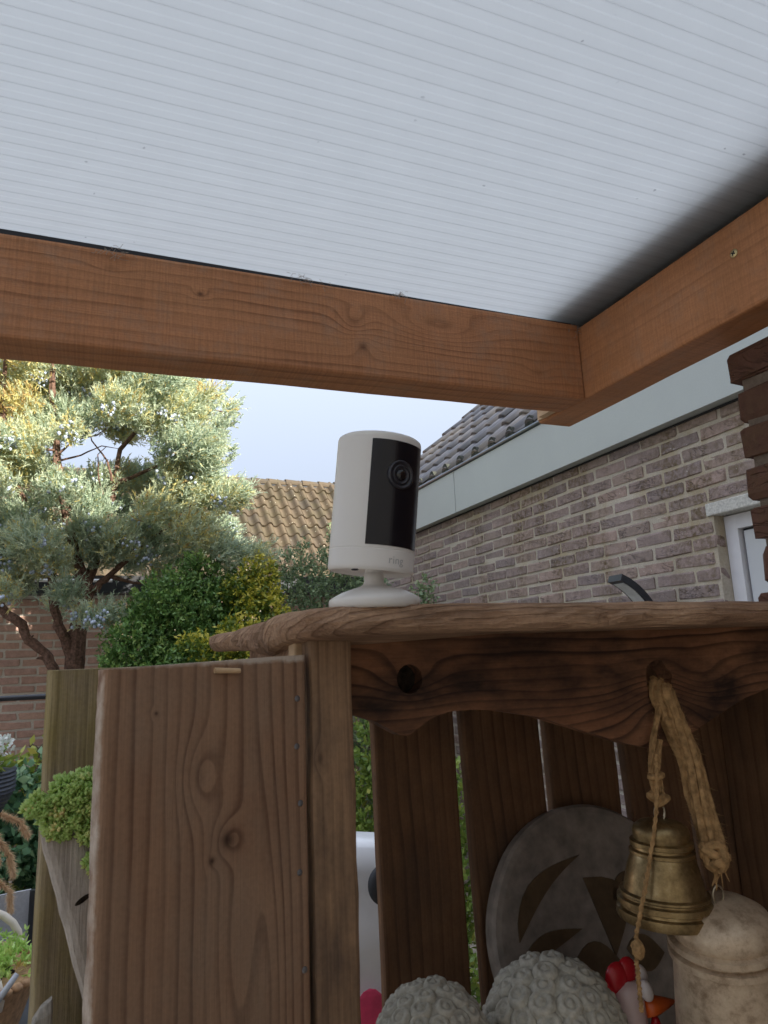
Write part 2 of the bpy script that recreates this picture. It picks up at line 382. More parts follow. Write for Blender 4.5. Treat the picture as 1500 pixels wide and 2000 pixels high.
M['rail_metal'] = plain('zinc_trim', (.16, .18, .20), .3, .8, .2, 20)
M['white_paint'] = plain('white_painted_frame', (.66, .66, .68), .4, 0, .04, 20)
M['panel_paint'] = plain('pale_grey_door_panel', (.56, .58, .60), .35, 0, .03, 8)
M['concrete'] = plain('concrete', (.50, .49, .45), .9, 0, .25, 120, .5)
def tilemat(name, stops, lichen, amt, rough=.75):
    g = G(name); r = g.mt('FRACT', g.mt('ADD', g.orand(), g.mt('MULTIPLY', g.island(), 3.7)))
    P = g.pos(); c = g.ramp(r, stops)
    n = g.noise(P, 22, 5, .7); c = g.mix(.5, c, g.ramp(n, [(.3, .5), (.7, 1.)]), 'MULTIPLY')
    lf = g.ramp(g.noise(P, 3.2, 5, .7), [(.45, 0.), (.62, amt)]); c = g.mix(lf, c, lichen)
    sp = g.mt('MULTIPLY', g.ramp(g.voro(P, 13), [(.10, 1.), (.16, 0.)]), g.ramp(g.noise(P, 4, 2), [(.5, 0.), (.62, .8)]))
    c = g.mix(sp, c, (.62, .58, .45))
    return g.done(g.bsdf(c, rough, 0, g.bump(n, .4, .006), .3))
M['back_tile'] = tilemat('old_concrete_tile', [(0, (.088, .067, .043)), (.5, (.112, .083, .052)), (1, (.062, .050, .037))], (.075, .062, .034), .75)
g = G('anthracite_tile'); r = g.orand(); P = g.pos(); c = g.ramp(r, [(0, (.12, .115, .125)), (.5, (.16, .15, .155)), (1, (.21, .175, .15))])
n = g.noise(P, 12, 5, .7); c = g.mix(.4, c, g.ramp(n, [(.3, .55), (.7, 1.)]), 'MULTIPLY')
lf = g.ramp(g.noise(P, 1.6, 4, .6), [(.48, 0.), (.66, .6)]); c = g.mix(lf, c, (.30, .245, .18))
M['dark_tile'] = g.done(g.bsdf(c, .36, 0, g.bump(n, .15, .003), .5))
M['tile_cap'] = plain('mossy_tile_end', (.035, .038, .028), .9, 0, .5, 40, .4)
M['bark'] = plain('juniper_bark', (.125, .075, .055), .95, 0, .55, 70, 1.0, .2)
M['bark2'] = plain('shrub_stem_bark', (.10, .075, .05), .95, 0, .4, 60, .8, .2)
M['juniper'] = leafmat('juniper_needles', [(0, (.25, .34, .22)), (.35, (.44, .53, .41)), (.65, (.56, .61, .41)), (.85, (.64, .57, .22)), (1, (.50, .36, .15))], .6, .45, .25)
M['dark_leaf'] = leafmat('dark_green_leaves', [(0, (.065, .14, .04)), (.6, (.14, .27, .07)), (1, (.26, .38, .10))], .42, .25, .5)
M['yellow_leaf'] = leafmat('variegated_leaves', [(0, (.05, .11, .02)), (.45, (.16, .22, .03)), (.6, (.50, .46, .05)), (1, (.62, .55, .12))], .42, .3, .45)
M['fine_leaf'] = leafmat('small_grey_green_leaves', [(0, (.10, .16, .09)), (.6, (.23, .32, .17)), (1, (.36, .44, .24))], .5, .25, .4)
M['low_leaf'] = leafmat('rounded_green_leaves', [(0, (.05, .12, .065)), (.6, (.13, .26, .13)), (1, (.28, .40, .20))], .4, .25, .5)
M['lime_leaf'] = leafmat('lime_leaves', [(0, (.12, .21, .04)), (.6, (.28, .37, .07)), (1, (.60, .52, .13))], .45, .3, .45)
M['sedum'] = leafmat('sedum_leaves', [(0, (.34, .56, .13)), (.6, (.58, .76, .24)), (.9, (.82, .76, .30)), (1, (.65, .40, .17))], .38, .25, .5)
M['berry'] = plain('blue_juniper_berry', (.36, .42, .52), .7, 0, .35, 25)
M['petal'] = leafmat('white_petals', [(0, (.70, .74, .68)), (1, (.85, .86, .83))], .5, .35, .3)
M['plume'] = leafmat('straw_plume', [(0, (.70, .50, .31)), (1, (.88, .70, .48))], .8, .35, .2)
M['plastic'] = plain('white_camera_plastic', (.74, .72, .69), .42, 0, .015, 10, 0, .4)
M['gloss_black'] = plain('glossy_black_panel', (.006, .006, .010), .22, 0, .1, 5, 0, .5)
M['lens_glass'] = plain('lens_glass', (.004, .004, .006), .05, 0, .1, 5, 0, .8)
M['lens_ring'] = plain('lens_bezel', (.02, .02, .028), .35, 0, .1, 5, 0, .6)
M['letter'] = plain('grey_lettering', (.40, .40, .41), .5)
M['brass'] = None
g = G('aged_brass'); v = g.coord(); n = g.noise(v, 60, 6, .7); n2 = g.noise(v, 300, 3)
M['brass'] = g.done(g.bsdf(g.ramp(n, [(.3, (.15, .10, .045)), (.55, (.32, .23, .11)), (.75, (.50, .39, .22))]), g.ramp(n, [(.3, .5), (.7, .28)]), .85, g.bump(n2, .12, .001)))
g = G('patinated_lit_bell_metal'); v = g.coord(); n = g.noise(v, 70, 6, .75); n2 = g.noise(v, 25, 3)
M['pale_bell'] = g.done(g.bsdf(g.ramp(n, [(.3, (.30, .21, .13)), (.5, (.56, .43, .30)), (.75, (.70, .58, .41))]), .45, .35, g.bump(n, .35, .0015)))  # paler all over, to stand in for light on the larger bell
M['jute'] = plain('jute_twine', (.36, .22, .10), .95, 0, .4, 150, .8, .1)
M['steel'] = plain('steel_wire', (.45, .40, .30), .35, .9, .2, 50)
M['screw'] = plain('brass_screw', (.62, .50, .26), .35, .8, .2, 200)
M['nail'] = plain('galvanised_nail', (.20, .20, .21), .5, .7, .3, 300)
M['stone'] = plain('cast_stone', (.40, .375, .315), .95, 0, .25, 160, .5, .1)
M['disc_stone'] = plain('grey_stone_disc', (.245, .21, .18), .9, 0, .3, 45, .3, .1)
M['mosaic'] = plain('brown_glass_mosaic', (.10, .066, .034), .4, 0, .3, 60)
M['mosaic_blue'] = plain('navy_glass_mosaic', (.012, .014, .06), .2, 0, .3, 60)
M['china'] = plain('glazed_white_ceramic', (.72, .66, .64), .25, 0, .03, 20)
M['china_red'] = plain('glazed_red_ceramic', (.42, .012, .02), .25, 0, .05, 20)
M['china_orange'] = plain('glazed_orange_ceramic', (.72, .13, .02), .3, 0, .08, 30)
M['china_pink'] = plain('glazed_pink_ceramic', (.58, .44, .42), .35, 0, .05, 30)
M['china_dark'] = plain('glazed_black_ceramic', (.02, .02, .025), .3)
M['wicker'] = plain('woven_wicker', (.42, .25, .13), .8, 0, .35, 90, .6)
M['cream'] = plain('cream_handle', (.66, .60, .50), .55, 0, .08, 40)
M['soil'] = plain('soil_and_hole_shade', (.03, .022, .016), 1, 0, .6, 160, 1.0, .1)
M['fabric'] = plain('pale_grey_mesh_fabric', (.42, .43, .45), .8, 0, .1, 180, .3, .2)
M['slate'] = plain('dark_slate_top', (.06, .065, .075), .55, 0, .2, 30)
M['pot'] = plain('navy_ribbed_pot', (.035, .045, .065), .45, 0, .2, 40)
M['terrac'] = plain('terracotta_edge', (.45, .28, .18), .9, 0, .25, 60, .5, .1)
M['paving'] = plain('grey_paving', (.42, .37, .30), .9, 0, .2, 14, .4, .2)
M['white_cloth'] = plain('white_plastic_cover', (.72, .72, .72), .35, 0, .06, 12, .2)
M['red_cloth'] = plain('red_flower_print', (.60, .05, .12), .6, 0, .3, 20)
M['web'] = plain('cobweb', (.36, .30, .25), 1, 0, .2, 80, 0, .05)
M['render_wall'] = plain('house_plaster', (.70, .62, .50), .9, 0, .1, 6, .2, .1)

# ------------------------------------------------------------------ ground
tag(part('ground', [(-60, -60, -1.5), (60, -60, -1.5), (60, 60, -1.5), (-60, 60, -1.5)], [(0, 1, 2, 3)], M['paving'], loc=(0, 0, -1.5)), kind='structure')

# ------------------------------------------------------------------ brick machinery
def brick_mesh(L, mat, k, jit=.0040, d=.05, h=.0485):
    bm = bmesh.new(); bmesh.ops.create_cube(bm, size=1.0)
    for v_ in bm.verts: v_.co = Vector((v_.co.x * L, v_.co.y * d + d / 2, v_.co.z * h))
    bmesh.ops.bevel(bm, geom=[e for e in bm.edges if sum(1 for v_ in e.verts if v_.co.y < d * .3) >= 1], offset=.0045, segments=1, affect='EDGES', profile=.6)
    r = random.Random(k)
    for v_ in bm.verts:
        v_.co += Vector((r.uniform(-1, 1), r.uniform(-.7, .7), r.uniform(-1, 1))) * jit
    me = bpy.data.meshes.new('brick'); bm.to_mesh(me); bm.free(); me.materials.append(mat); return me
def join_arrays(items):
    """items: (mesh, Matrix) -> V,F lists"""
    mb = MB()
    for me, mx_ in items: mb.add([mx_ @ v_.co for v_ in me.vertices], [tuple(p.vertices) for p in me.polygons])
    return mb.V, mb.F
def lay(wallpart, mat, u0, u1, z0, z1, place, rotz, keep, single, pitch=.0625, L=.207, joint=.0135, off=0.0, bond='half', seed=1, zref=0.0):
    """rows of bricks between u0..u1, z0..z1 on a wall part. place(u,z) -> world position of the brick's face centre.
    keep(ua,ub,z) -> list of (ua,ub) pieces left; single(u,z): True -> own object"""
    r = random.Random(seed)
    full = [brick_mesh(L, mat, seed * 10 + i) for i in range(5)]
    cache = {}
    rest = []; n = 0
    zi0 = math.ceil((z0 - zref) / pitch); zi1 = math.floor((z1 - zref) / pitch)
    for zi in range(zi0, zi1 + 1):
        zc = zref + zi * pitch
        u = u0 + (zi % 2) * (L + joint) / 2 - (L + joint) + r.uniform(-.008, .008) + off
        while u < u1:
            a, b = max(u, u0), min(u + L, u1)
            u += L + joint
            for (pa, pb) in keep(a, b, zc):
                ln_ = pb - pa
                if ln_ < .03: continue
                if abs(ln_ - L) < .002: me = r.choice(full)
                else:
                    key = round(ln_ / .02)
                    if key not in cache: cache[key] = brick_mesh(max(.02, key * .02 - .002), mat, 900 + key)
                    me = cache[key]
                p = Vector(place((pa + pb) / 2, zc)) + Vector((0, 0, r.uniform(-.0015, .0015)))
                jx = r.uniform(-.002, .003); p += Matrix.Rotation(rotz, 3, 'Z') @ Vector((0, jx, 0))
                rot = rotz + r.uniform(-.006, .006); tl = r.uniform(-.008, .008)
                if single((pa + pb) / 2, zc):
                    o = bpy.data.objects.new('brick', me); put(o, wallpart, p); o.rotation_euler = (0, tl, rot); n += 1
                else:
                    rest.append((me, Matrix.Translation(p) @ Matrix.Rotation(rot, 4, 'Z')))
    if rest:
        V, F = join_arrays(rest); part('brickwork', V, F, mat, wallpart, kind='stuff')
    return n
def allk(a, b, z): return [(a, b)]

# ------------------------------------------------------------------ neighbour's garage on the right (wall plane x = 2.26)
XR = 2.26; YE = 6.6
ga = thing('brick_garage', 'dark brown brick garage with grey fascia boards and tiled roof, right of the white camera', 'garage', (XR, 4, -1.5))
wl = part('wall', *(lambda m: (m.V, m.F))(MB().box((XR + .0045, 2.075, -1.5), (XR + .25, YE, .921)).box((XR + .0045, -.2, .553), (XR + .25, 2.075, .921)).box((XR + .0045, -.2, -1.5), (XR + .25, .95, .553))), M['dark_mortar'], ga)
def keepR(a, b, z):     # u = -y
    out = []
    ya, yb = -b, -a
    if z < .553: segs = [(2.075, YE), (-.2, .95)]
    else: segs = [(-.2, YE)]
    if .49 < z < .57: segs = [(2.11, YE), (-.2, .95)]
    for s0, s1 in segs:
        lo, hi = max(ya, s0), min(yb, s1)
        if hi - lo > .03: out.append((-hi, -lo))
    return out
nb = lay(wl, M['dark_brick'], -YE, .2, -1.45, .905, lambda u, z: (XR, -u, z), -PI / 2, keepR,
    lambda u, z: z > .14 and 1.86 < -u < 5.7, zref=.2745, seed=3)
lay(wl, M['dark_brick'], XR + .056, XR + .25, -1.45, .49, lambda u, z: (u, 2.0745, z), 0, allk, lambda u, z: z > .1, zref=.2745, seed=13)
for i, (a, b) in enumerate(((4.079, YE + .02), (1.35, 4.071), (-.2, 1.342))):
    part('fascia_board', *(lambda m: (m.V, m.F))(MB().box((XR - .062, a, .921), (XR - .04, b, 1.198))), M['fascia'], ga)
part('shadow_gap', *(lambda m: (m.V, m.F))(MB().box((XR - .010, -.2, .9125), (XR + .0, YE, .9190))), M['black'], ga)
part('soffit', *(lambda m: (m.V, m.F))(MB().box((XR - .0385, -.2, .9215), (XR + .24, YE, .95))), M['fascia'], ga)
part('drip_rail', *(lambda m: (m.V, m.F))(MB().tube([(XR - .062, -.2, 1.212), (XR - .062, YE + .02, 1.212)], .013, 10)), M['rail_metal'], ga)
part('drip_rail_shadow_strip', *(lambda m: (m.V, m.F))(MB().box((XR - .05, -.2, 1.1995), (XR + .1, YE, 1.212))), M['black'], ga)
# lintel, frame, panel
part('lintel', *(lambda m: (m.V, m.F))(board(MB(), 'y', .93, 2.10, XR + .045, .528, .10, .05, .004, 10, .001, 3)), M['concrete'], ga)
fr = part('door_frame', *(lambda m: (m.V, m.F))(MB().box((XR + .055, 2.015, -1.45), (XR + .12, 2.073, .498)).box((XR + .055, .952, .442), (XR + .12, 2.0145, .498)).box((XR + .055, .952, -1.45), (XR + .12, 1.01, .4415))), M['white_paint'], ga)
part('door_gasket', *(lambda m: (m.V, m.F))(MB().box((XR + .085, 2.006, -1.4), (XR + .12, 2.0145, .4415)).box((XR + .085, 1.011, .433), (XR + .12, 2.0055, .4415))), M['black'], ga)
part('door_panel', *(lambda m: (m.V, m.F))(MB().box((XR + .075, 1.012, -1.42), (XR + .115, 2.005, .432))), M['panel_paint'], ga)
# roof: 41 degree pitch rising to +x
PT = rad(41.2)
def roofR(s, y, h=0.0):   # s along slope from the eave
    return (XR - .02 + s * math.cos(PT) - h * math.sin(PT), y, 1.235 + s * math.sin(PT) + h * math.cos(PT))
rf = part('roof', [roofR(0, -.3, -.03), roofR(3.6, -.3, -.03), roofR(3.6, YE - .02, -.03), roofR(0, YE - .02, -.03), roofR(0, -.3, -.09), roofR(3.6, -.3, -.09), roofR(3.6, YE - .02, -.09), roofR(0, YE - .02, -.09)],
    [(0, 1, 2, 3), (7, 6, 5, 4), (0, 3, 7, 4), (1, 0, 4, 5), (2, 1, 5, 6), (3, 2, 6, 7)], M['black'], ga)
def tile_mesh(W, Lg, prof, th, lift, mat, name='tile'):
    """local: x across (0..W), y up-slope (0..Lg), z normal; front edge lifted by lift"""
    V = []; n = len(prof)
    for (yy, ad) in ((0, -th), (0, 0), (Lg, -lift)):
        for (px_, pz_) in prof: V.append((px_ * W, yy, pz_ + ad + lift))
    F = []
    for r_ in range(2):
        for i in range(n - 1): F.append((r_ * n + i, r_ * n + i + 1, (r_ + 1) * n + i + 1, (r_ + 1) * n + i))
    V += [(0, Lg, -.01), (0, 0, -.0)]
    me = mesh(name, V, F, mat); me.polygons.foreach_set('use_smooth', [i >= n - 1 for i in range(len(me.polygons))]); return me
pr = [(0, .004), (.06, .0), (.30, .0), (.50, .002), (.56, .012), (.62, .025), (.70, .033), (.80, .033), (.90, .022), (1.02, .005)]
tm = [tile_mesh(.205, .345, pr, .014 + .002 * i, .016 + .004 * i, M['dark_tile']) for i in range(3)]
# orientation: x across -> -y world (towards camera) so the roll's step faces the eave; y up-slope -> slope; z -> normal
sl = Vector((math.cos(PT), 0, math.sin(PT))); nr = Vector((-math.sin(PT), 0, math.cos(PT)))
Rm = Matrix((Vector((0, -1, 0)), sl, nr)).transposed()
rows, cols = 9, 19
for j in range(rows):
    for i in range(cols):
        y_ = YE - .205 * i + random.uniform(-.004, .004)
        o = bpy.data.objects.new('tile', random.choice(tm)); p = Vector(roofR(-.03 + j * .318, y_, .0)); put(o, rf, p)
        o.rotation_euler = (Rm @ Matrix.Rotation(random.uniform(-.008, .008), 3, 'Z')).to_euler()
rest = []
for j in range(11):
    for i in range(0 if j >= rows else cols, 33):
        rest.append((tm[0], Matrix.Translation(Vector(roofR(-.03 + j * .318, YE - .205 * i, 0))) @ Rm.to_4x4()))
V, F = join_arrays(rest); part('tile_field', V, F, M['dark_tile'], rf, kind='stuff')
for i in range(19):   # rounded end caps under the first row
    y_ = YE - .205 * i - .205 * .75
    mb = MB(); P_ = [(math.cos(a) * .042, math.sin(a) * .062 if math.sin(a) > 0 else math.sin(a) * .006) for a in [2 * PI * k / 14 for k in range(14)]]
    c0 = Vector(roofR(-.034, y_, .012))
    mb.loft([[c0 + Vector((dx, py, pz)) for py, pz in P_] for dx in (-.012, .03)])
    part('tile_end_cap', mb.V, mb.F, M['tile_cap'], ga)

# wall lamp, curved strip
la = thing('wall_lamp', 'curved black outdoor wall lamp arching out over the top edge of the wooden cabinet', 'wall lamp', (XR, 2.37, .05))
arc = []
for k in range(15):
    a = rad(4 + 66 * k / 14)
    arc.append((XR - .365 + .29 * math.cos(a) * 1.0 + .0, .015 + .29 * math.sin(a)))
mb = MB(); secs = []
for k, (ax_, az_) in enumerate(arc):
    a = rad(4 + 66 * k / 14); nx, nz = math.cos(a), math.sin(a)
    secs.append([(ax_ + nx * h_, y_, az_ + nz * h_) for h_, y_ in ((-.014, 2.325), (.014, 2.325), (.014, 2.405), (-.014, 2.405))])
mb.loft(secs); part('arm', mb.V, mb.F, M['anthracite'], la)
mb = MB(); secs = []
for k, (ax_, az_) in enumerate(arc[1:-1]):
    a = rad(4 + 66 * (k + 1) / 14); nx, nz = math.cos(a), math.sin(a)
    secs.append([(ax_ + nx * h_, y_, az_ + nz * h_) for h_, y_ in ((-.016, 2.334), (-.0142, 2.334), (-.0142, 2.396), (-.016, 2.396))])
mb.loft(secs); part('diffuser', mb.V, mb.F, plain('frosted_diffuser', (.55, .57, .58), .5), la)
part('wall_bracket', *(lambda m: (m.V, m.F))(MB().box((XR - .10, 2.33, -.06), (XR - .001, 2.40, .03))), M['anthracite'], la)

# ------------------------------------------------------------------ low brick shed at the back (wall plane y = 5.9)
YB = 5.9
sh = thing('brick_shed', 'low salmon pink brick shed with white gutter behind the blue juniper', 'shed', (-1, YB, -1.5))
ws = part('wall', *(lambda m: (m.V, m.F))(MB().box((-3.2, YB + .006, -1.5), (2.2, YB + .2, .56))), M['pink_mortar'], sh)
lay(ws, M['pink_brick'], -3.2, 2.2, -1.45, .54, lambda u, z: (u, YB, z), 0, allk, lambda u, z: -.85 < u < 1.0 and z > -.72, zref=.010, seed=5)
part('eaves_board', *(lambda m: (m.V, m.F))(MB().box((-3.3, YB - .10, .565), (2.2, YB + .2, .66))), M['anthracite'], sh)
part('gutter', *(lambda m: (m.V, m.F))(MB().tube([(-3.3, YB - .15, .655), (.15, YB - .15, .655)], .012, 8)), M['white_paint'], sh)
rs = part('flat_roof', *(lambda m: (m.V, m.F))(MB().box((-3.3, YB - .099, .662), (2.2, YB + 2.2, .70))), M['black'], sh)

# ------------------------------------------------------------------ house beyond with old pantile roof
ho = thing('tiled_house', 'house with weathered brown pantile roof rising behind the tree and shrubs', 'house', (2, 11.5, -1.5))
YRG, ZRG, PB = 12.0, 3.10, rad(45)
def roofB(s, x, h=0.0): return (x, YRG - s * math.cos(PB) - h * math.sin(PB), ZRG - s * math.sin(PB) + h * math.cos(PB))
part('wall', *(lambda m: (m.V, m.F))(MB().box((-7, 9.9, -1.5), (9, 14.1, .9))), M['pink_brick'], ho)
rb = part('roof', *(lambda m: (m.V, m.F))(MB().add([roofB(0, -7, -.04), roofB(3.1, -7, -.04), roofB(3.1, 9, -.04), roofB(0, 9, -.04)], [(0, 1, 2, 3)]).add([(-7, YRG, ZRG - .06), (9, YRG, ZRG - .06), (9, YRG + 2.2, ZRG - 2.26), (-7, YRG + 2.2, ZRG - 2.26)], [(0, 1, 2, 3)])
    .add([(-7, YRG, ZRG - .05), (-7, YRG - 2.2, ZRG - 2.25), (-7, YRG + 2.2, ZRG - 2.25)], [(0, 1, 2)]).add([(9, YRG, ZRG - .05), (9, YRG - 2.2, ZRG - 2.25), (9, YRG + 2.2, ZRG - 2.25)], [(0, 1, 2)])), M['black'], ho)
pb = [(0, .016), (.10, .0), (.25, -.008), (.40, .002), (.52, .030), (.64, .056), (.76, .062), (.90, .044), (1.0, .018)]
tb = [tile_mesh(.192, .33, pb, .02 + .003 * i, .022 + .006 * i, M['back_tile']) for i in range(3)]
slb = Vector((0, math.cos(PB), math.sin(PB))); nrb = Vector((0, -math.sin(PB), math.cos(PB)))
Rb = Matrix((Vector((1, 0, 0)), slb, nrb)).transposed()
rest = []
for j in range(11):
    for i in range(-8, 46):
        p = Vector(roofB(.03 + (j + 1) * .272, -1.35 + i * .19 + random.uniform(-.004, .004), random.uniform(-.006, .006)))
        mx_ = Rb @ Matrix.Rotation(random.uniform(-.02, .02), 3, 'Z')
        if 0 <= i < 27:
            o = bpy.data.objects.new('tile', random.choice(tb)); put(o, rb, p); o.rotation_euler = mx_.to_euler()
        else: rest.append((random.choice(tb), Matrix.Translation(p) @ mx_.to_4x4()))
V, F = join_arrays(rest); part('tile_field', V, F, M['back_tile'], rb, kind='stuff')
part('ridge_mortar', *(lambda m: (m.V, m.F))(MB().box((-7, YRG - .09, ZRG - .075), (9, YRG + .09, ZRG + .015))), M['black'], ho)
for i in range(36):
    x0 = -3.2 + i * .30; mb = MB()
    half = [rad(-15 + 210 * k / 8) for k in range(9)]
    lift = random.uniform(-.004, .006)
    for (xa, rr) in (((x0, .115), (x0 + .31, .098)),):
        mb.loft([[(xq, YRG - math.cos(a) * r_, ZRG - .02 + lift + math.sin(a) * r_ * .75) for a in half] for xq, r_ in ((xa[0] if isinstance(xa, tuple) else xa, .115),)] if False else
                [[(x0, YRG - math.cos(a) * .115, ZRG - .02 + lift + math.sin(a) * .088) for a in half], [(x0 + .315, YRG - math.cos(a) * .10, ZRG - .03 + lift + math.sin(a) * .076) for a in half]], cap=True)
    part('ridge_tile', mb.V, mb.F, M['back_tile'], ho)

# ------------------------------------------------------------------ unseen house added behind the viewer for shade; brick wall under side beam
hs = thing('shade_house', 'unseen house added behind the covered terrace to cast shade', 'house', (0, -3.2, -1.5))
part('wall', *(lambda m: (m.V, m.F))(MB().box((-6, -9, -1.5), (15, -3.2, 5.4))), M['render_wall'], hs)
part('roof', [(-6.2, -3.0, 5.4), (15.2, -3.0, 5.4), (15.2, -6, 6.8), (-6.2, -6, 6.8), (15.2, -9.2, 5.4), (-6.2, -9.2, 5.4)], [(0, 1, 2, 3), (3, 2, 4, 5), (0, 3, 5), (1, 4, 2), (0, 5, 4, 1)], M['dark_tile'], hs)
XW = .925
gw = thing('garden_wall', 'red brown brick wall end carrying the wooden side beam', 'brick wall', (XW + .05, 0, -1.5))
wp = part('masonry', *(lambda m: (m.V, m.F))(MB().box((XW + .008, -.94, -1.5), (XW + .098, .765, .452))), M['red_mortar'], gw)
rr_ = random.Random(4)
ends = {}
def keepW(a, b, z):
    zi = round((z - .427) / .0625)
    if zi not in ends: ends[zi] = rr_.uniform(-.006, .014)
    e = -(.777 + ends[zi]); a2 = max(a, e); return [(a2, b)] if b - a2 > .03 else []
lay(wp, M['red_brick'], -.80, .93, -1.45, .44, lambda u, z: (XW, -u, z), -PI / 2, keepW, lambda u, z: z > 0 and -u > .25, zref=.427, seed=8)

# ------------------------------------------------------------------ carport roof and beams
bl = thing('timber_beam', 'reddish brown stained wooden beam running across under the white roof sheet', 'beam', (-.4, 1.06, .53))
mb = MB(); secs = []
for i in range(41):
    t = i / 40; x_ = -2.4 + t * (2.4 + .8385)
    s_ = (x_ + .137) / .977; zt = .6035 + .0065 * s_; zb_ = .4475 + .0125 * s_
    P_ = rrect(.082, zt - zb_, .005, 2)
    secs.append([(x_, 1.027 + .041 + a + mnoise.noise(Vector((x_ * 6, b * 20, 3))) * .0008, (zt + zb_) / 2 + b + mnoise.noise(Vector((x_ * 6, a * 20, 9))) * .0012) for a, b in P_])
mb.loft([q for q in secs]); part('beam_body', mb.V, mb.F, M['beam'], bl)
br = thing('timber_beam', 'stained wooden side beam with brass screw resting on the brick wall', 'beam', (.88, .3, .53))
mb = MB(); board(mb, 'y', -.94, 1.178, .881, .5325, .08, .143, .005, 30, .0008, 2)
part('beam_body', mb.V, mb.F, M['beam_r'], br)
# screw
def disc(c, nrm_, r, th, n=16, dome=.3):
    q = Vector((0, 0, 1)).rotation_difference(Vector(nrm_)).to_matrix()
    return MB().lathe([(r * .9, 0), (r, th * .4), (r * .85, th * .8), (r * .3, th), (1e-4, th)], c, q, n)
sc_ = disc((.8412, .672, .553), (-1, 0, 0), .0068, .0022)
so_ = part('screw', sc_.V, sc_.F, M['screw'], br, smooth=True)
mb = MB()
for a in (30, 120):
    d_ = Vector((0, math.cos(rad(a)), math.sin(rad(a)))); e_ = Vector((0, -d_.z, d_.y)); c_ = Vector((.8389, .672, .553))
    mb.loft([[c_ + Vector((xx, 0, 0)) + d_ * s1 * .0034 + e_ * s2 * .0009 for s1, s2 in ((-1, -1), (1, -1), (1, 1), (-1, 1))] for xx in (-.0004, .0012)])
part('screw_slot', mb.V, mb.F, M['black'], so_)
part('wood_block', *(lambda m: (m.V, m.F))(MB().box((.836, 1.112, .466), (.8405, 1.175, .50)).box((.82, 1.112, .463), (.8355, 1.15, .49))), M['palewood'], br)

rt = thing('roof_sheet', 'translucent white ribbed polycarbonate roof panel above the wooden beams', 'roof panel', (-.7, .1, .615))
mb = MB(); ys = []; y_ = -.9; i = 0
while y_ < 1.125:
    d_ = .0004 if i % 2 == 0 else .0002
    ys += [(y_, 0), (y_ + .0003, -d_), (y_ + .0014, -d_), (y_ + .0017, 0)]
    y_ += .0125; i += 1
ys.append((1.13, 0))
V = []; F = []
for k, (yy, dz) in enumerate(ys):
    for xx in (-2.5, .87): V.append((xx, yy, .6185 + dz + (-.008 * max(0, (xx - .2)) if False else 0)))
    if k: F.append((2 * k - 2, 2 * k - 1, 2 * k + 1, 2 * k))
part('sheet', V, F, M['sheet'], rt, loc=(-.7, .1, .6185))
part('edge_seal', *(lambda m: (m.V, m.F))(MB().box((-2.5, 1.040, .6085), (.835, 1.10, .6165))), M['black'], rt)
# unseen board added above the sheet to shade its edge along the wall side
fl = part('shading_board', *(lambda m: (m.V, m.F))(MB().box((.775, -.9, .645), (1.25, 1.2, .675)).box((.842, -.9, .622), (.92, 1.2, .6445))), M['anthracite'], rt)
# cobwebs along the beam top
for lab, (cx_, cy_, cz_), sp_ in (('dusty cobweb tuft on top of the beam near its left end', (.01, 1.022, .598), .011), ('dusty cobweb tuft hanging in the middle of the beam top', (.305, 1.022, .603), .012),
                              ('small dusty cobweb on the beam top nearer the corner', (.47, 1.022, .605), .008), ('pale cobweb and dust in the corner where the two beams meet', (.835, 1.022, .592), .011)):
    mb = MB()
    for k in range(26):
        a = Vector((random.gauss(0, sp_), random.uniform(-.004, .002), random.gauss(.002, sp_ * .4))); b = a + Vector((random.gauss(0, sp_ * .8), random.uniform(-.004, .003), random.gauss(-.004, sp_ * .4)))
        m_ = (a + b) / 2 + Vector((0, 0, random.gauss(0, .003)))
        mb.tube([Vector((cx_, cy_, cz_)) + q for q in (a, m_, b)], .00035, 3, False)
    tag(part('cobweb', mb.V, mb.F, M['web'], loc=(cx_, cy_, cz_)), lab, 'cobweb', 'cobwebs along the beam')

# ------------------------------------------------------------------ wooden cabinet
ca = thing('wooden_cabinet', 'old dark slatted wooden garden cabinet with bark edged top, camera standing on it', 'cabinet', (.55, .75, -1.5))
# top board with waney front and left edges
out = [(.150, .98), (.158, .90), (.150, .80), (.154, .70), (.146, .63), (.147, .585), (.158, .548), (.185, .522), (.24, .509), (.32, .506), (.42, .510), (.52, .513), (.62, .520), (.72, .528), (.80, .534), (.88, .54), (.915, .56), (.915, .98)]
def dens(P_, n=6):
    q = []
    for i in range(len(P_)):
        a, b = Vector(P_[i]), Vector(P_[(i + 1) % len(P_)]); k = max(1, int((b - a).length / .016))
        q += [a.lerp(b, j / k) for j in range(k)]
    return q
od = dens(out); cen = Vector((.53, .76)); secs = []
for (dz, ins) in ((.0190, .012), (.0205, .0055), (.024, .0005), (.029, -.0028), (.034, -.0026), (.0385, .001), (.0412, .007)):
    q = []
    for i, p in enumerate(od):
        n_ = mnoise.noise(Vector((p.x * 34, p.y * 34, dz * 70))) * .0052 + mnoise.noise(Vector((p.x * 110, p.y * 110, dz * 160))) * .0030
        d_ = (cen - p).normalized(); pp = p + d_ * (ins + n_)
        bz = .011 * math.exp(-((p.y - .69) / .09) ** 2) * (1 if p.x < .22 else 0) * (.0412 - dz) / .022
        q.append((pp.x, pp.y, dz - bz + mnoise.noise(Vector((p.x * 16, p.y * 16, 5))) * .0018 - .006 * max(0, (p.y - .6)) * (1 if p.x < .3 else 0)))
    secs.append(q)
mb = MB().loft(secs); part('top_board', mb.V, mb.F, M['top'], ca, loc=(.5, .8, .03))
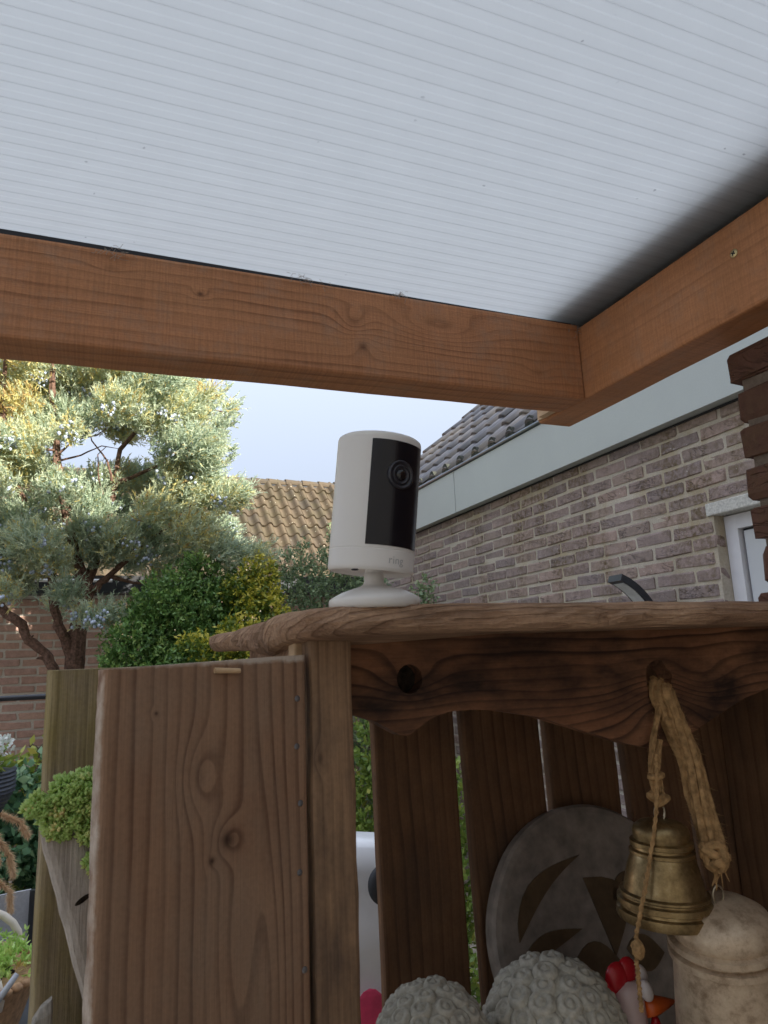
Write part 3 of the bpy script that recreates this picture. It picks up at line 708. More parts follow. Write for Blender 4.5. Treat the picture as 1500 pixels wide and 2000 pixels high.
# corner post
mb = MB(); board(mb, 'z', -1.5, .0245, .1845, .588, .037, .036, .004, 60, .0022, 4); part('corner_post', mb.V, mb.F, M['post'], ca, loc=(.1845, .588, 0))
mb = MB(); board(mb, 'z', -1.5, .0245, .895, .60, .03, .036, .004, 20, .001, 5); part('corner_post', mb.V, mb.F, M['slat'], ca, loc=(.895, .60, 0))
mb = MB(); board(mb, 'y', .607, .80, .175, -.001, .02, .046, .004, 12, .001, 6); part('side_rail', mb.V, mb.F, M['top'], ca, loc=(.175, .7, 0))
mb = MB(); board(mb, 'z', -.022, .021, .1655, .603, .012, .02, .002, 4, .001, 7); part('spacer', mb.V, mb.F, M['palewood'], ca)
# scalloped front trim with holes
ol = [(.2035, .0235), (.2035, -.043), (.232, -.0525), (.256, -.0660), (.263, -.0670), (.272, -.0620), (.286, -.0540), (.305, -.0490), (.33, -.0485), (.358, -.052), (.40, -.060), (.45, -.076), (.50, -.092), (.528, -.0985), (.555, -.098), (.58, -.090), (.62, -.074), (.665, -.057), (.71, -.047), (.76, -.046), (.82, -.06), (.876, -.08), (.876, .0235)]
ol = [tuple(p) for p in dens(ol)]
h1 = [(.267 + .0125 * math.cos(a), -.0185 + .0130 * math.sin(a)) for a in [2 * PI * k / 16 for k in range(16)]]
h2 = [(.549 + .0165 * math.cos(a), -.034 + .0155 * math.sin(a)) for a in [2 * PI * k / 18 for k in range(18)]]
h2 = [(x_ + (.003 if z_ > -.03 and x_ > .549 else 0), z_ + (.006 if z_ > -.03 and x_ < .553 else 0)) for x_, z_ in h2]
loops = [[Vector((a, b, 0)) for a, b in L_] for L_ in (ol, h1, h2)]
tris = tessellate_polygon(loops); flat = [p for L_ in loops for p in L_]; n_ = len(flat)
V = [(p.x, .600, p.y) for p in flat] + [(p.x, .622, p.y) for p in flat]
F = [t[::-1] for t in tris] + [tuple(i + n_ for i in t) for t in tris]; k = 0
for L_ in loops:
    m_ = len(L_)
    for i in range(m_): a, b = k + i, k + (i + 1) % m_; F.append((a, b, b + n_, a + n_))
    k += m_
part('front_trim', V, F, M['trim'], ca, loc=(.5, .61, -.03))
mb = disc((.267, .617, -.0185), (0, -1, 0), .0140, .001, 16); part('hole_shade_disc', mb.V, mb.F, M['soil'], ca)  # dark disc set behind the hole to stand in for its shade
# back slats (bottom leans a little outwards), grey one on the right
sl_ = [(.330, .4425, 'slat'), (.4525, .5695, 'slat'), (.5805, .6925, 'slat'), (.7045, .8065, 'slat'), (.8165, .9085, 'slat'), (.919, 1.04, 'slat_grey')]
for i, (a, b, mk) in enumerate(sl_):
    mb = MB(); board(mb, 'z', -1.5 if i else -1.5, .02, 0, 0, b - a, .018, .004, 24, .0012, i * 3.1)
    c_ = (a + b) / 2
    o = part('back_slat', mb.V, mb.F, M[mk], ca, loc=(c_, .87, 0), local=True, label='weathered grey slat' if mk == 'slat_grey' else None)
    o.rotation_euler = (rad(.6 * (-1) ** i), rad(-1.0 - .5 * i), 0)
mb = MB(); board(mb, 'x', .20, .91, .845, -.002, .03, .045, .004, 10, .001, 3); part('back_rail', mb.V, mb.F, M['slat'], ca, loc=(.5, .845, 0))
mb = MB(); board(mb, 'x', .206, .91, .735, -.492, .235, .018, .004, 10, .001, 8); part('shelf', mb.V, mb.F, M['slat'], ca, loc=(.5, .735, -.49))
mb = MB(); board(mb, 'y', .622, .86, .905, -.72, .016, 1.42, .004, 10, .001, 9); part('side_panel', mb.V, mb.F, M['slat'], ca, loc=(.905, .74, -.7))
# front board: turned 15 degrees, its left end worn and pale
BW, BD = .158, .021
secs = []
for i in range(121):
    z_ = -1.5 + (1.5 + .0025) * i / 120; q = []
    z_ = -1.5 + 1.5025 * (i / 120) ** .55
    for j, (a, b) in enumerate(rrect(BW, BD, .0045, 3)):
        e_ = 1.0 if a < -BW / 2 + .012 else .25
        nz_ = mnoise.noise(Vector((z_ * 30, a * 10, b * 30 + 2))) * .0016 * e_ + mnoise.noise(Vector((z_ * 120, 1, b * 60))) * .0006 * e_
        tz = z_
        if i >= 119: tz += .0055 * (a + BW / 2) / BW - .0025 + mnoise.noise(Vector((a * 50, 3, 1))) * .0014 - (.002 if i == 119 else 0)
        q.append((a + BW / 2 + nz_, b + BD / 2 + nz_ * .3, tz))
    secs.append(q)
mb = MB().loft(secs)
fb = part('front_board', mb.V, mb.F, M['board'], ca, loc=(.011, .5285, 0), local=True, rotz=rad(15))
def on_board(u, z, h=0): 
    v_ = Matrix.Rotation(rad(15), 3, 'Z') @ Vector((u, -h, 0)); return Vector((.011, .5285, z)) + v_
NB = Matrix.Rotation(rad(15), 3, 'Z') @ Vector((0, -1, 0))
def bpart(name, u, z, mbx, mat):
    pass
for (u, z) in ((.1485, -.028), (.1475, -.064), (.150, -.106), (.1485, -.155), (.1515, -.222), (.031, -.258)):
    m_ = disc((0, 0, 0), (0, -1, 0), .0024, .0007, 12)
    o = bpy.data.objects.new('nail', mesh('nail', m_.V, m_.F, M['nail'], True)); COL.objects.link(o); o.parent = fb; o.location = (u, -.0001, z); WL[o.name] = on_board(u, z)
m_ = MB().tube([(.078, -.002, -.0035), (.098, -.003, -.0045)], [.0022, .0018], 8); o = bpy.data.objects.new('wood_chip', mesh('wood_chip', m_.V, m_.F, M['palewood'])); COL.objects.link(o); o.parent = fb; WL[o.name] = WL[fb.name]

# weathered board behind it, driftwood, stake, pot
mb = MB(); board(mb, 'z', -1.5, .0015, .062, .011, .124, .022, .004, 60, .001, 21, .001)
tag(part('wooden_board', mb.V, mb.F, M['olive'], None, loc=(-.030, .735, 0), local=True, rotz=rad(14)), 'upright mossy olive brown board behind the big front board', 'board')
dw = thing('driftwood_log', 'pale grey driftwood log slanting down behind the front board, sedum growing from its top', 'driftwood', (.005, .67, -.13))
mb = MB(); secs = []
axp = [Vector((-.0145, .66, -.108)), Vector((-.010, .66, -.13)), Vector((.003, .66, -.175)), Vector((.018, .662, -.225)), Vector((.05, .668, -.33)), Vector((.09, .68, -.5)), Vector((.13, .69, -.8)), Vector((.16, .70, -1.5))]
for i, c_ in enumerate(axp):
    q = []
    for j, (a, b) in enumerate(rrect(.030, .034, .008, 3)):
        n_ = 1 + .14 * mnoise.noise(Vector((a * 60, b * 60, c_.z * 30)))
        q.append((c_.x + a * n_, c_.y + b * n_, c_.z + .35 * a))
    secs.append(q)
fine = []
for i in range(len(secs) - 1):
    for k in range(4):
        t = k / 4; fine.append([tuple(Vector(p).lerp(Vector(q_), t)) for p, q_ in zip(secs[i], secs[i + 1])])
fine.append(secs[-1])
mb.loft(fine[::-1]).wobble(.0016, 60, 2); part('log', mb.V, mb.F, M['drift'], dw, loc=(.005, .66, -.13))
mb = MB().sphere((.0035, .6435, -.172), .0075, 10, 6, (1.0, .12, .28), Matrix.Rotation(rad(-30), 3, 'Y')); part('split', mb.V, mb.F, M['soil'], dw)
mb = MB(); secs = []
for (z_, sc, dx) in ((-1.5, 1, 0), (-.5, 1, 0), (-.30, 1, 0), (-.305, .98, 0), (-.250, .85, .001), (-.2425, .5, .003)):
    secs.append([(-.0215 + dx + a * sc, .655 + b * sc, z_ + a * .35 * (z_ > -.28)) for a, b in rrect(.0165, .018, .003, 2)])
mb.loft(secs); tag(part('garden_stake', mb.V, mb.F, M['greywood'], None, loc=(-.02, .655, -.3)), 'short grey wooden stake with rounded top below the mossy board', 'stake')
mb = MB().lathe([(.028, -.36), (.034, -.305), (.036, -.298), (.033, -.298), (.031, -.308)], (.022, .70, 0), None, 20)
pp_ = thing('plant_pot', 'black plastic pot of dark soil between stake and front board', 'plant pot', (.022, .70, -.36))
part('pot_body', mb.V, mb.F, M['black'], pp_)
mb = MB().lathe([(.0305, -.312), (.02, -.296), (1e-4, -.292)], (.022, .70, 0), None, 18).wobble(.006, 90, 3); part('soil', mb.V, mb.F, M['soil'], pp_)
st_ = part('pot_stand', *(lambda m: (m.V, m.F))(MB().box((-.01, .675, -1.5), (.05, .735, -.361))), M['slat'], pp_)

# ------------------------------------------------------------------ security camera
RC = Vector((.2155, .548, .0405))
sc = thing('security_camera', 'white cylindrical security camera with black lens panel standing on the cabinet top', 'camera', RC)
mb = MB().lathe([(.0345, -.001), (.0358, 0), (.0372, .0012), (.0374, .0055), (.0368, .0075), (.034, .0095), (.027, .0130), (.018, .0160), (.0115, .0180), (.0088, .0198), (.0080, .0225), (.0078, .029), (.0001, .029)], RC, None, 64)
part('base', mb.V, mb.F, M['plastic'], sc, smooth=True)
right = Vector((.927, -.375, 0)); tow = Vector((-.375, -.927, 0))
lean = rad(6.2); tilt = rad(1.2)
up = (Vector((0, 0, 1)) + right * math.tan(lean) + tow * math.tan(tilt)).normalized()
B0 = RC + Vector((-.0035, -.002, .0285)); HB = .112; RB = .0352
nor = Vector((.226, -.974, 0)); nor = (nor - up * nor.dot(up)).normalized(); sdv = nor.cross(up) * -1
# frame: nor = facing, sdv = image-right
if sdv.dot(right) < 0: sdv = -sdv
MBm = Matrix((sdv, -nor, up)).transposed()
mb = MB().lathe([(.0076, .0), (.0077, .012), (.0077, .0215)], RC + Vector((0.0006, 0, .018)), None, 24)
part('stem', mb.V, mb.F, M['plastic'], sc, smooth=True)
mb = MB().lathe([(.001, .003), (.026, .0028), (.0305, .0022), (.0320, .0004), (.0338, 0), (RB - .0003, .0012), (RB, .003), (RB, .0045), (RB, .0160), (RB, .0168), (RB - .0002, .0170), (RB, .0172), (RB, .0180), (RB, HB - .006), (RB, HB - .0035), (RB - .0006, HB - .0014), (RB - .0022, HB - .0002), (RB - .005, HB), (.001, HB + .0006)], B0, MBm, 96)
bd = part('body', mb.V, mb.F, M['plastic'], sc)
bd.data.polygons.foreach_set('use_smooth', [True] * len(bd.data.polygons))
mod = bd.modifiers.new('split', 'EDGE_SPLIT'); mod.split_angle = rad(50)
def cyl(th, z, h=0.0):  # th: angle from facing dir towards image right
    return B0 + (nor * math.cos(th) + sdv * math.sin(th)) * (RB + h) + up * z
A = rad(43); z0_, z1_ = .174 * HB, .935 * HB
V = []; F = []; n_ = 28
for h in (-.0004, .0005):
    for zz in (z0_, z1_):
        for i in range(n_ + 1): V.append(cyl(-A + 2 * A * i / n_, zz, h))
m_ = n_ + 1
for i in range(n_):
    F.append((2 * m_ + i, 2 * m_ + i + 1, 3 * m_ + i + 1, 3 * m_ + i))
    F.append((i, i + 1, 2 * m_ + i + 1, 2 * m_ + i)); F.append((m_ + i, m_ + i + 1, 3 * m_ + i + 1, 3 * m_ + i))
F.append((0, m_, 3 * m_, 2 * m_)); F.append((n_, m_ + n_, 3 * m_ + n_, 2 * m_ + n_))
fp = part('face_panel', V, F, M['gloss_black'], sc, smooth=False)
LC = cyl(rad(-2), .69 * HB, .0); Ml = Matrix((sdv, up, nor)).transposed()
mb = MB().lathe([(.0118, -.004), (.0118, .0012), (.0112, .0018), (.0102, .0018), (.0092, .0008), (.0086, .0008)], LC, Ml, 48); part('lens_bezel', mb.V, mb.F, M['lens_ring'], fp, smooth=True)
mb = MB().lathe([(.0080, -.002), (.0080, .0014), (.0070, .0020), (.0060, .0012), (.0052, .0004)], LC, Ml, 48); part('lens_ring', mb.V, mb.F, M['lens_ring'], fp, smooth=True)
mb = MB().lathe([(.0050, -.001), (.0048, .0008), (.0036, .0019), (.002, .0024), (.0001, .0026)], LC, Ml, 32); part('lens', mb.V, mb.F, M['lens_glass'], fp, smooth=True)
mb = MB().sphere(B0 + up * .0012 + tow * .020 - right * .012, .0028, 8, 4, (1.2, .8, .35)); part('release_button', mb.V, mb.F, M['lens_ring'], bd)
fc = bpy.data.curves.new('t', 'FONT'); fc.body = 'ring'; fc.size = 1.0; fc.align_x = 'CENTER'; fc.extrude = .0; fc.resolution_u = 3; fc.space_character = 1.05
to = bpy.data.objects.new('t', fc); COL.objects.link(to); bpy.context.view_layer.update()
tme = bpy.data.meshes.new_from_object(to.evaluated_get(bpy.context.evaluated_depsgraph_get()))
bm = bmesh.new(); bm.from_mesh(tme); bmesh.ops.subdivide_edges(bm, edges=[e for e in bm.edges if e.calc_length() > .1], cuts=2); bmesh.ops.triangulate(bm, faces=bm.faces)
S_ = .0088
V = [cyl((v_.co.x * S_) / RB, .0060 + v_.co.y * S_, .00018) for v_ in bm.verts]; F = [tuple(v_.index for v_ in f_.verts) for f_ in bm.faces]; bm.free()
part('lettering', V, F, M['letter'], bd)
COL.objects.unlink(to); bpy.data.objects.remove(to); bpy.data.curves.remove(fc)

# ------------------------------------------------------------------ bells and twine
def bell(name, label, c, tilt_, mat, prof, loopz):
    t = thing(name, label, 'bell', c, 'brass bells on twine')
    Mx = Matrix.Rotation(tilt_[0], 3, 'X') @ Matrix.Rotation(tilt_[1], 3, 'Y')
    mb = MB().lathe(prof, c, Mx, 48); b = part('bell_body', mb.V, mb.F, mat, t, smooth=True)
    mod = b.modifiers.new('split', 'EDGE_SPLIT'); mod.split_angle = rad(40)
    pts = [Vector(c) + Mx @ Vector((.0062 * math.cos(a), 0, loopz + .0055 + .0085 * math.sin(a))) for a in [2 * PI * k / 14 for k in range(15)]]
    mb = MB().tube(pts, .0009, 6, False); part('wire_loop', mb.V, mb.F, M['steel'], t)
    mb = MB().tube([Vector(c) + Mx @ Vector((0, 0, prof[-1][1] - .004)), Vector(c) + Mx @ Vector((.002, 0, prof[0][1] + .008))], .0012, 6).sphere(Vector(c) + Mx @ Vector((.002, 0, prof[0][1] + .006)), .006, 10, 6)
    part('clapper', mb.V, mb.F, M['steel'], t); return t
# profile from open mouth (bottom, inner) up the outside to the crown
p1 = [(.036, -.0945), (.0425, -.0965), (.0440, -.0935), (.0436, -.0870), (.0404, -.0855), (.0402, -.0830), (.0430, -.0815), (.0428, -.0765), (.0396, -.0750), (.0394, -.0735), (.0408, -.0722), (.0404, -.0705), (.0376, -.0692), (.0370, -.069), (.0348, -.058), (.0318, -.045), (.0285, -.0345), (.0300, -.0335), (.0300, -.0305), (.0268, -.0290), (.0266, -.0265), (.0290, -.0252), (.0290, -.0215), (.0254, -.0200), (.0258, -.0165), (.0262, -.0120), (.0245, -.0070), (.0190, -.0028), (.0110, -.0006), (.0001, 0)]
bell('bell', 'shiny aged brass bell hanging in front of the round stone plaque', (.513, .58, -.160), (rad(2), rad(2)), M['brass'], [(r, z * .9) for r, z in p1], 0)
p2 = [(.046, -.150), (.050, -.152), (.0525, -.150), (.0515, -.12), (.0490, -.085), (.0470, -.060), (.0460, -.0465), (.0496, -.0455), (.0496, -.0400), (.0440, -.0388), (.0438, -.0362), (.0490, -.0348), (.0490, -.0296), (.0434, -.0282), (.0445, -.0240), (.0440, -.0180), (.0400, -.0100), (.0310, -.0042), (.0180, -.0010), (.0001, 0)]
bell('bell', 'larger patinated bell coloured pale cream as if lit at the bottom right corner', (.544, .55, -.229), (rad(6), rad(-7)), M['pale_bell'], p2, 0)
def rope(name, label, pts, r, strands=3, twist=260, fuzz=0, loc=None):
    t = thing(name, label, 'twine', pts[0], 'jute twine holding the bells')
    P_ = [Vector(p) for p in pts]; N_ = 40 if len(P_) > 2 else 24
    def at(s):
        x_ = s * (len(P_) - 1); i = min(int(x_), len(P_) - 2); f = x_ - i
        a = P_[max(i - 1, 0)]; b = P_[i]; c = P_[i + 1]; d = P_[min(i + 2, len(P_) - 1)]
        return .5 * ((2 * b) + (c - a) * f + (2 * a - 5 * b + 4 * c - d) * f * f + (3 * b - a - 3 * c + d) * f ** 3)
    Lg = sum((P_[i + 1] - P_[i]).length for i in range(len(P_) - 1))
    for k in range(strands):
        q = []
        for i in range(N_ + 1):
            s = i / N_; c = at(s); tn = (at(min(1, s + .01)) - at(max(0, s - .01))).normalized()
            e1 = tn.cross(Vector((0, 1, .2))).normalized(); e2 = tn.cross(e1)
            a = 2 * PI * k / strands + s * Lg * twist; rr = r * ((.55 if strands < 5 else .35 + .55 * ((k * .618) % 1)) + .15 * mnoise.noise(Vector((s * 9, k, 1))))
            q.append(c + (e1 * math.cos(a) + e2 * math.sin(a)) * rr)
        mb = MB().tube(q, [r * (.52 if strands < 5 else .34) * (1 + .3 * mnoise.noise(Vector((i * .7, k * 5, 2)))) for i in range(N_ + 1)], 7); part('strand', mb.V, mb.F, M['jute'], t)
    if fuzz:
        V = []; F = []
        for i in range(fuzz):
            s = random.random(); c = at(s); d = Vector((random.gauss(0, 1), random.gauss(0, 1), random.gauss(-.3, 1))).normalized()
            a = c + d * r * .8; b = a + (d + Vector((random.gauss(0, .5), random.gauss(0, .5), random.gauss(0, .8)))) * r * random.uniform(.25, .75)
            m_ = (a + b) / 2 + Vector((random.gauss(0, .0007), 0, random.gauss(0, .0007))); w_ = Vector((.00013, 0, .0001)); n_ = len(V)
            V += [a - w_, a + w_, m_ + w_, m_ - w_, b]; F += [(n_, n_ + 1, n_ + 2, n_ + 3), (n_ + 3, n_ + 2, n_ + 4)]
        part('loose_fibres', V, F, M['jute'], t, kind='stuff')
    return t
rope('jute_twine', 'thick hairy jute twine running from the trim hole down to the pale bell', [(.549, .605, -.040), (.545, .592, -.048), (.553, .588, -.075), (.560, .582, -.11), (.558, .572, -.15), (.556, .562, -.180), (.552, .556, -.196)], .0115, 16, 14, 1400)
rope('jute_twine', 'looped jute twine knot tying the brass bell below the trim', [(.540, .590, -.05), (.524, .588, -.085), (.513, .584, -.112), (.510, .580, -.132), (.514, .578, -.146), (.519, .580, -.138), (.520, .584, -.118), (.532, .590, -.09)], .0030, 4, 90, 500)
rope('jute_twine', 'thin jute twine hanging left of the brass bell with a knotted end', [(.513, .575, -.10), (.497, .566, -.15), (.476, .562, -.20), (.455, .560, -.248), (.453, .560, -.275), (.453, .560, -.305)], .0024, 3, 500, 60)
mb = MB().sphere((.454, .558, -.256), .0062, 10, 7, (1, 1, 1.3)).wobble(.002, 200)
tag(part('twine_knot', mb.V, mb.F, M['jute'], loc=(.454, .558, -.256)), 'small frayed knot in the thin twine beside the brass bell', 'knot')
mb = MB()
for k in range(5):
    c0 = Vector((.547, .550, -.190)) + Vector((random.gauss(0, .003), random.gauss(0, .002), random.gauss(0, .003))); ax = Vector((random.gauss(0, 1), random.gauss(0, .5), random.gauss(0, 1))).normalized(); q = Vector((0, 0, 1)).rotation_difference(ax).to_matrix()
    mb.tube([c0 + q @ Vector((.0095 * math.cos(a), .0085 * math.sin(a), 0)) for a in [2 * PI * j / 14 for j in range(15)]], .0042, 7, False)
for k in range(7):
    a0 = Vector((.547, .550, -.194)); mb.tube([a0, a0 + Vector((random.gauss(0, .006), -.002, -.008)), a0 + Vector((random.gauss(0, .010), -.003, -.018 - random.random() * .008))], [.0016, .0011, .0004], 4)
tag(part('twine_knot', mb.V, mb.F, M['jute'], loc=(.547, .552, -.192)), 'thick jute knot right above the pale bell', 'knot')

mb = MB()
for k in range(4):
    c0 = Vector((.514, .578, -.136)) + Vector((random.gauss(0, .002), random.gauss(0, .002), random.gauss(0, .005))); ax = Vector((random.gauss(0, .6), random.gauss(0, .5), 1)).normalized(); q = Vector((0, 0, 1)).rotation_difference(ax).to_matrix()
    mb.tube([c0 + q @ Vector((.0058 * math.cos(a), .0052 * math.sin(a), 0)) for a in [2 * PI * j / 12 for j in range(13)]], .0032, 7, False)
tag(part('twine_knot', mb.V, mb.F, M['jute'], loc=(.514, .578, -.136)), 'jute knot tied through the wire ring of the brass bell', 'knot')
# ------------------------------------------------------------------ stone disc plaque
dk = thing('stone_plaque', 'round grey stone plaque with dark leaf shaped mosaic leaning against the slats', 'plaque', (.615, .82, -.48))
TD = Matrix.Rotation(rad(-13), 3, 'X')      # leans back
DC = Vector((.602, .815, -.347)); RD = .150
def onD(u, v_, h=0): return DC + TD @ Vector((u, -h, v_))
prof = []
secs = []
for (r_, h_) in ((RD - .004, -.012), (RD, -.009), (RD + .0005, .006), (RD - .003, .0105), (RD - .010, .012), (.001, .0125)):
    secs.append([onD(r_ * math.cos(a) * (1 + .012 * mnoise.noise(Vector((math.cos(a) * 2, math.sin(a) * 2, 1)))), r_ * math.sin(a), h_) for a in [2 * PI * k / 72 for k in range(72)]])
mb = MB().loft(secs); part('stone_disc', mb.V, mb.F, M['disc_stone'], dk, smooth=False)
def leaf_poly(p0, p1, w1, w2, n=10):
    a = Vector(p0); b = Vector(p1); d = b - a; nn = Vector((-d.y, d.x)).normalized()
    L_ = [a + d * (i / n) + nn * w1 * math.sin(PI * (i / n) ** .8) for i in range(n + 1)]
    return L_ + [a + d * (i / n) + nn * w2 * math.sin(PI * (i / n) ** 1.1) for i in range(n - 1, 0, -1)]
for (p0, p1, w1, w2, mk) in [((a_[0] - .020, a_[1] + .026), (b_[0] - .020, b_[1] + .026), c_, d_, m__) for a_, b_, c_, d_, m__ in (((-.098, -.015), (.010, .066), .030, .008, 'mosaic'), ((-.102, -.045), (-.008, -.014), .020, -.001, 'mosaic'), ((.008, .040), (.032, -.050), .052, .000, 'mosaic'),
                             ((-.036, -.058), (.05, -.075), .036, -.062, 'mosaic'), ((.036, -.062), (.012, -.118), .002, -.024, 'mosaic_blue'), ((.05, -.045), (.105, -.058), .018, -.022, 'mosaic'), ((.045, .01), (.11, .03), .02, -.02, 'mosaic'))]:
    L_ = leaf_poly(p0, p1, w1, w2); n_ = len(L_)
    if sum(L_[i].x * L_[(i + 1) % n_].y - L_[(i + 1) % n_].x * L_[i].y for i in range(n_)) < 0: L_ = L_[::-1]
    mb = MB().loft([[onD(p.x, p.y, .0105) for p in L_], [onD(p.x, p.y, .0142) for p in L_]]); part('mosaic_leaf', mb.V, mb.F, M[mk], dk)

# ------------------------------------------------------------------ stone heads with curls (only the crowns show), facing the viewer
def head(label, c, r, mats, seed):
    t = thing('buddha_statue', label, 'statue', (c[0], c[1], -.483), 'stone heads on the cabinet shelf')
    c = Vector(c); mb = MB().sphere(c, r, 28, 18, (.92, .98, 1.12))
    # taper towards chin, neck
    V = []
    for v_ in mb.V:
        q = Vector(v_) - c; k = max(0, -q.z / r)
        V.append(tuple(c + Vector((q.x * (1 - .28 * k), q.y * (1 - .18 * k) - .012 * k * r / .07, q.z * 1.02))))
    part('face', V, mb.F, M['stone'], t, smooth=True)
    nk = MB().lathe([(r * .55, -.483 - c.z), (r * .45, -.45 - c.z), (r * .42, -r * .75)], c, None, 20); part('neck', nk.V, nk.F, M['stone'], t, smooth=True)
    fz = c.z - r * .35; fy = c.y - r * .93
    mb = MB().loft([[(c.x + a * r, fy + b * r, fz + z_ * r) for a, b in ((-.05 - w_, .06), (0, -d_), (.05 + w_, .06), (0, .15))] for z_, w_, d_ in ((.28, 0, .02), (0, .03, .10), (-.2, .1, .20), (-.28, .08, .08))]); part('nose', mb.V, mb.F, M['stone'], t, smooth=True)
    mb = MB().sphere((c.x, fy + .06 * r, fz - .45 * r), .2 * r, 12, 6, (1.3, .5, .35)); part('mouth', mb.V, mb.F, M['stone'], t, smooth=True)
    for s in (-1, 1):
        mb = MB().sphere((c.x + s * .32 * r, fy + .10 * r, fz + .15 * r), .17 * r, 12, 6, (1.2, .5, .5)); part('eye', mb.V, mb.F, M['stone'], t, smooth=True)
        mb = MB().sphere((c.x + s * .90 * r, c.y, c.z - .35 * r), .3 * r, 10, 8, (.35, .6, 1.4)); part('ear', mb.V, mb.F, M['stone'], t, smooth=True)
    # snail curls in rows over the skull cap
    cm = MB(); rows_ = 7; random.seed(seed); cs = r * .185
    for k in range(rows_ + 1):
        ph = rad(3 + 88 * k / rows_); cnt = max(1, int(2 * PI * math.sin(ph) * r * .97 / (cs * 1.78)))
        for i in range(cnt):
            a = 2 * PI * (i + .5 * (k % 2)) / cnt + random.uniform(-.05, .05)
            d = Vector((math.cos(a) * math.sin(ph) * .92, math.sin(a) * math.sin(ph) * .98, math.cos(ph) * 1.12))
            p = c + d * r * random.uniform(.985, 1.015); q = Vector((0, 0, 1)).rotation_difference(d.normalized()).to_matrix()
            s = cs * random.uniform(.9, 1.08)
            cm.lathe([(s * 1.0, -.35 * s), (s * .98, .05 * s), (s * .78, .36 * s), (s * .52, .44 * s), (s * .44, .30 * s), (s * .32, .36 * s), (s * .12, .56 * s), (.00002, .58 * s)], p, q, 12)
    part('curls', cm.V, cm.F, M['stone'], t, smooth=True, kind='stuff')
head('grey stone head covered in snail curls in front of the round plaque', (.432, .665, -.378), .0715, None, 1)
head('darker stone head with snail curls in the left corner of the shelf', (.303, .665, -.361), .058, None, 2)
random.seed(21)

# ------------------------------------------------------------------ ceramic hen
hn = thing('hen_figurine', 'ceramic hen figurine with red comb, bulging white eyes and orange beak', 'figurine', (.525, .66, -.483))
mb = MB().sphere((.53, .675, -.445), .038, 18, 12, (.95, 1.1, 1.0)); part('belly', mb.V, mb.F, M['china_dark'], hn, smooth=True)
mb = MB().loft([[(x_ + r_ * math.cos(a), .655 + r_ * math.sin(a), z_) for a in [2 * PI * k / 16 for k in range(16)]] for x_, r_, z_ in ((.523, .022, -.435), (.520, .0175, -.40), (.517, .0155, -.37), (.515, .0155, -.345), (.515, .0135, -.332), (.516, .007, -.326))]); part('neck', mb.V, mb.F, M['china_pink'], hn, smooth=True)
mb = MB().sphere((.505, .657, -.322), .0125, 14, 8, (1.1, .55, 1.15)).sphere((.518, .657, -.319), .0115, 14, 8, (1, .55, 1.2)).sphere((.494, .659, -.333), .010, 14, 8, (1, .55, 1.1)); part('comb', mb.V, mb.F, M['china_red'], hn, smooth=True)
for (x_, z_, y_) in ((.5275, -.333, .642), (.533, -.324, .655)):
    mb = MB().sphere((x_, y_, z_), .0082, 14, 10, (.85, .75, 1.3), Matrix.Rotation(rad(-20), 3, 'Y')); part('eye', mb.V, mb.F, M['china'], hn, smooth=True)
mb = MB().loft([[(x_, .650 + r_ * 1.0 * math.cos(a), z_ + r_ * .8 * math.sin(a)) for a in [2 * PI * k / 12 for k in range(12)]] for x_, r_, z_ in ((.529, .011, -.351), (.540, .0115, -.351), (.555, .007, -.352), (.570, .001, -.353))]); part('beak', mb.V, mb.F, M['china_orange'], hn, smooth=True)
mb = MB().sphere((.540, .648, -.372), .008, 12, 8, (.7, .7, 1.6)); part('wattle', mb.V, mb.F, M['china_red'], hn, smooth=True)
mb = MB().sphere((.556, .62, -.383), .02, 16, 10, (1.3, 1, .9)).wobble(.002, 40); tag(part('white_pebble', mb.V, mb.F, M['stone'], loc=(.556, .62, -.383), smooth=True), 'pale rounded pebble beside the ceramic hen at the bottom edge', 'pebble')
part('pebble_seat', *(lambda m: (m.V, m.F))(MB().lathe([(.03, -.483), (.022, -.40), (.001, -.399)], (.556, .62, 0), None, 14)), M['stone'], bpy.data.objects['white_pebble'])

# ------------------------------------------------------------------ foliage machinery
def unit(v): return v / np.maximum(np.linalg.norm(v, axis=1, keepdims=True), 1e-9)
def blades(p, d, L, wd, tint):
    """thin triangle blades: p base, d direction*length"""
    n = len(p); side = unit(np.cross(d, rng.normal(size=(n, 3)))) * (wd[:, None] if np.ndim(wd) else wd)
    V = np.empty((n, 3, 3)); V[:, 0] = p - side; V[:, 1] = p + side; V[:, 2] = p + d * (L[:, None] if np.ndim(L) else L)
    return V.reshape(-1, 3), np.arange(3 * n).reshape(-1, 3), np.repeat(tint, 3)
def leaves(p, d, L, wd, tint, fold=.25):
    """diamond leaves of two triangles folded along the rib"""
    n = len(p); L = np.broadcast_to(L, n)[:, None]; wd = np.broadcast_to(wd, n)[:, None]
    s = unit(np.cross(d, rng.normal(size=(n, 3)))); nn = np.cross(d, s)
    V = np.empty((n, 4, 3)); V[:, 0] = p; V[:, 1] = p + d * L * .45 + s * wd + nn * wd * fold; V[:, 2] = p + d * L; V[:, 3] = p + d * L * .45 - s * wd + nn * wd * fold
    b = np.arange(n)[:, None] * 4
    F = np.concatenate([b + np.array([0, 1, 2]), b + np.array([0, 2, 3])])
    return V.reshape(-1, 3), F, np.repeat(tint, 4)
def inball(n): 
    v = unit(rng.normal(size=(n, 3))); return v * (rng.random((n, 1)) ** .45)
class Fol:
    def __init__(s): s.V = []; s.F = []; s.T = []; s.n = 0
    def add(s, t): V, F, T = t; s.V.append(V); s.F.append(F + s.n); s.T.append(T); s.n += len(V)
    def build(s, name, mat, parent, kind=None): return npart(name, np.concatenate(s.V), np.concatenate(s.F), mat, parent, tint=np.clip(np.concatenate(s.T), 0, 1), kind=kind)

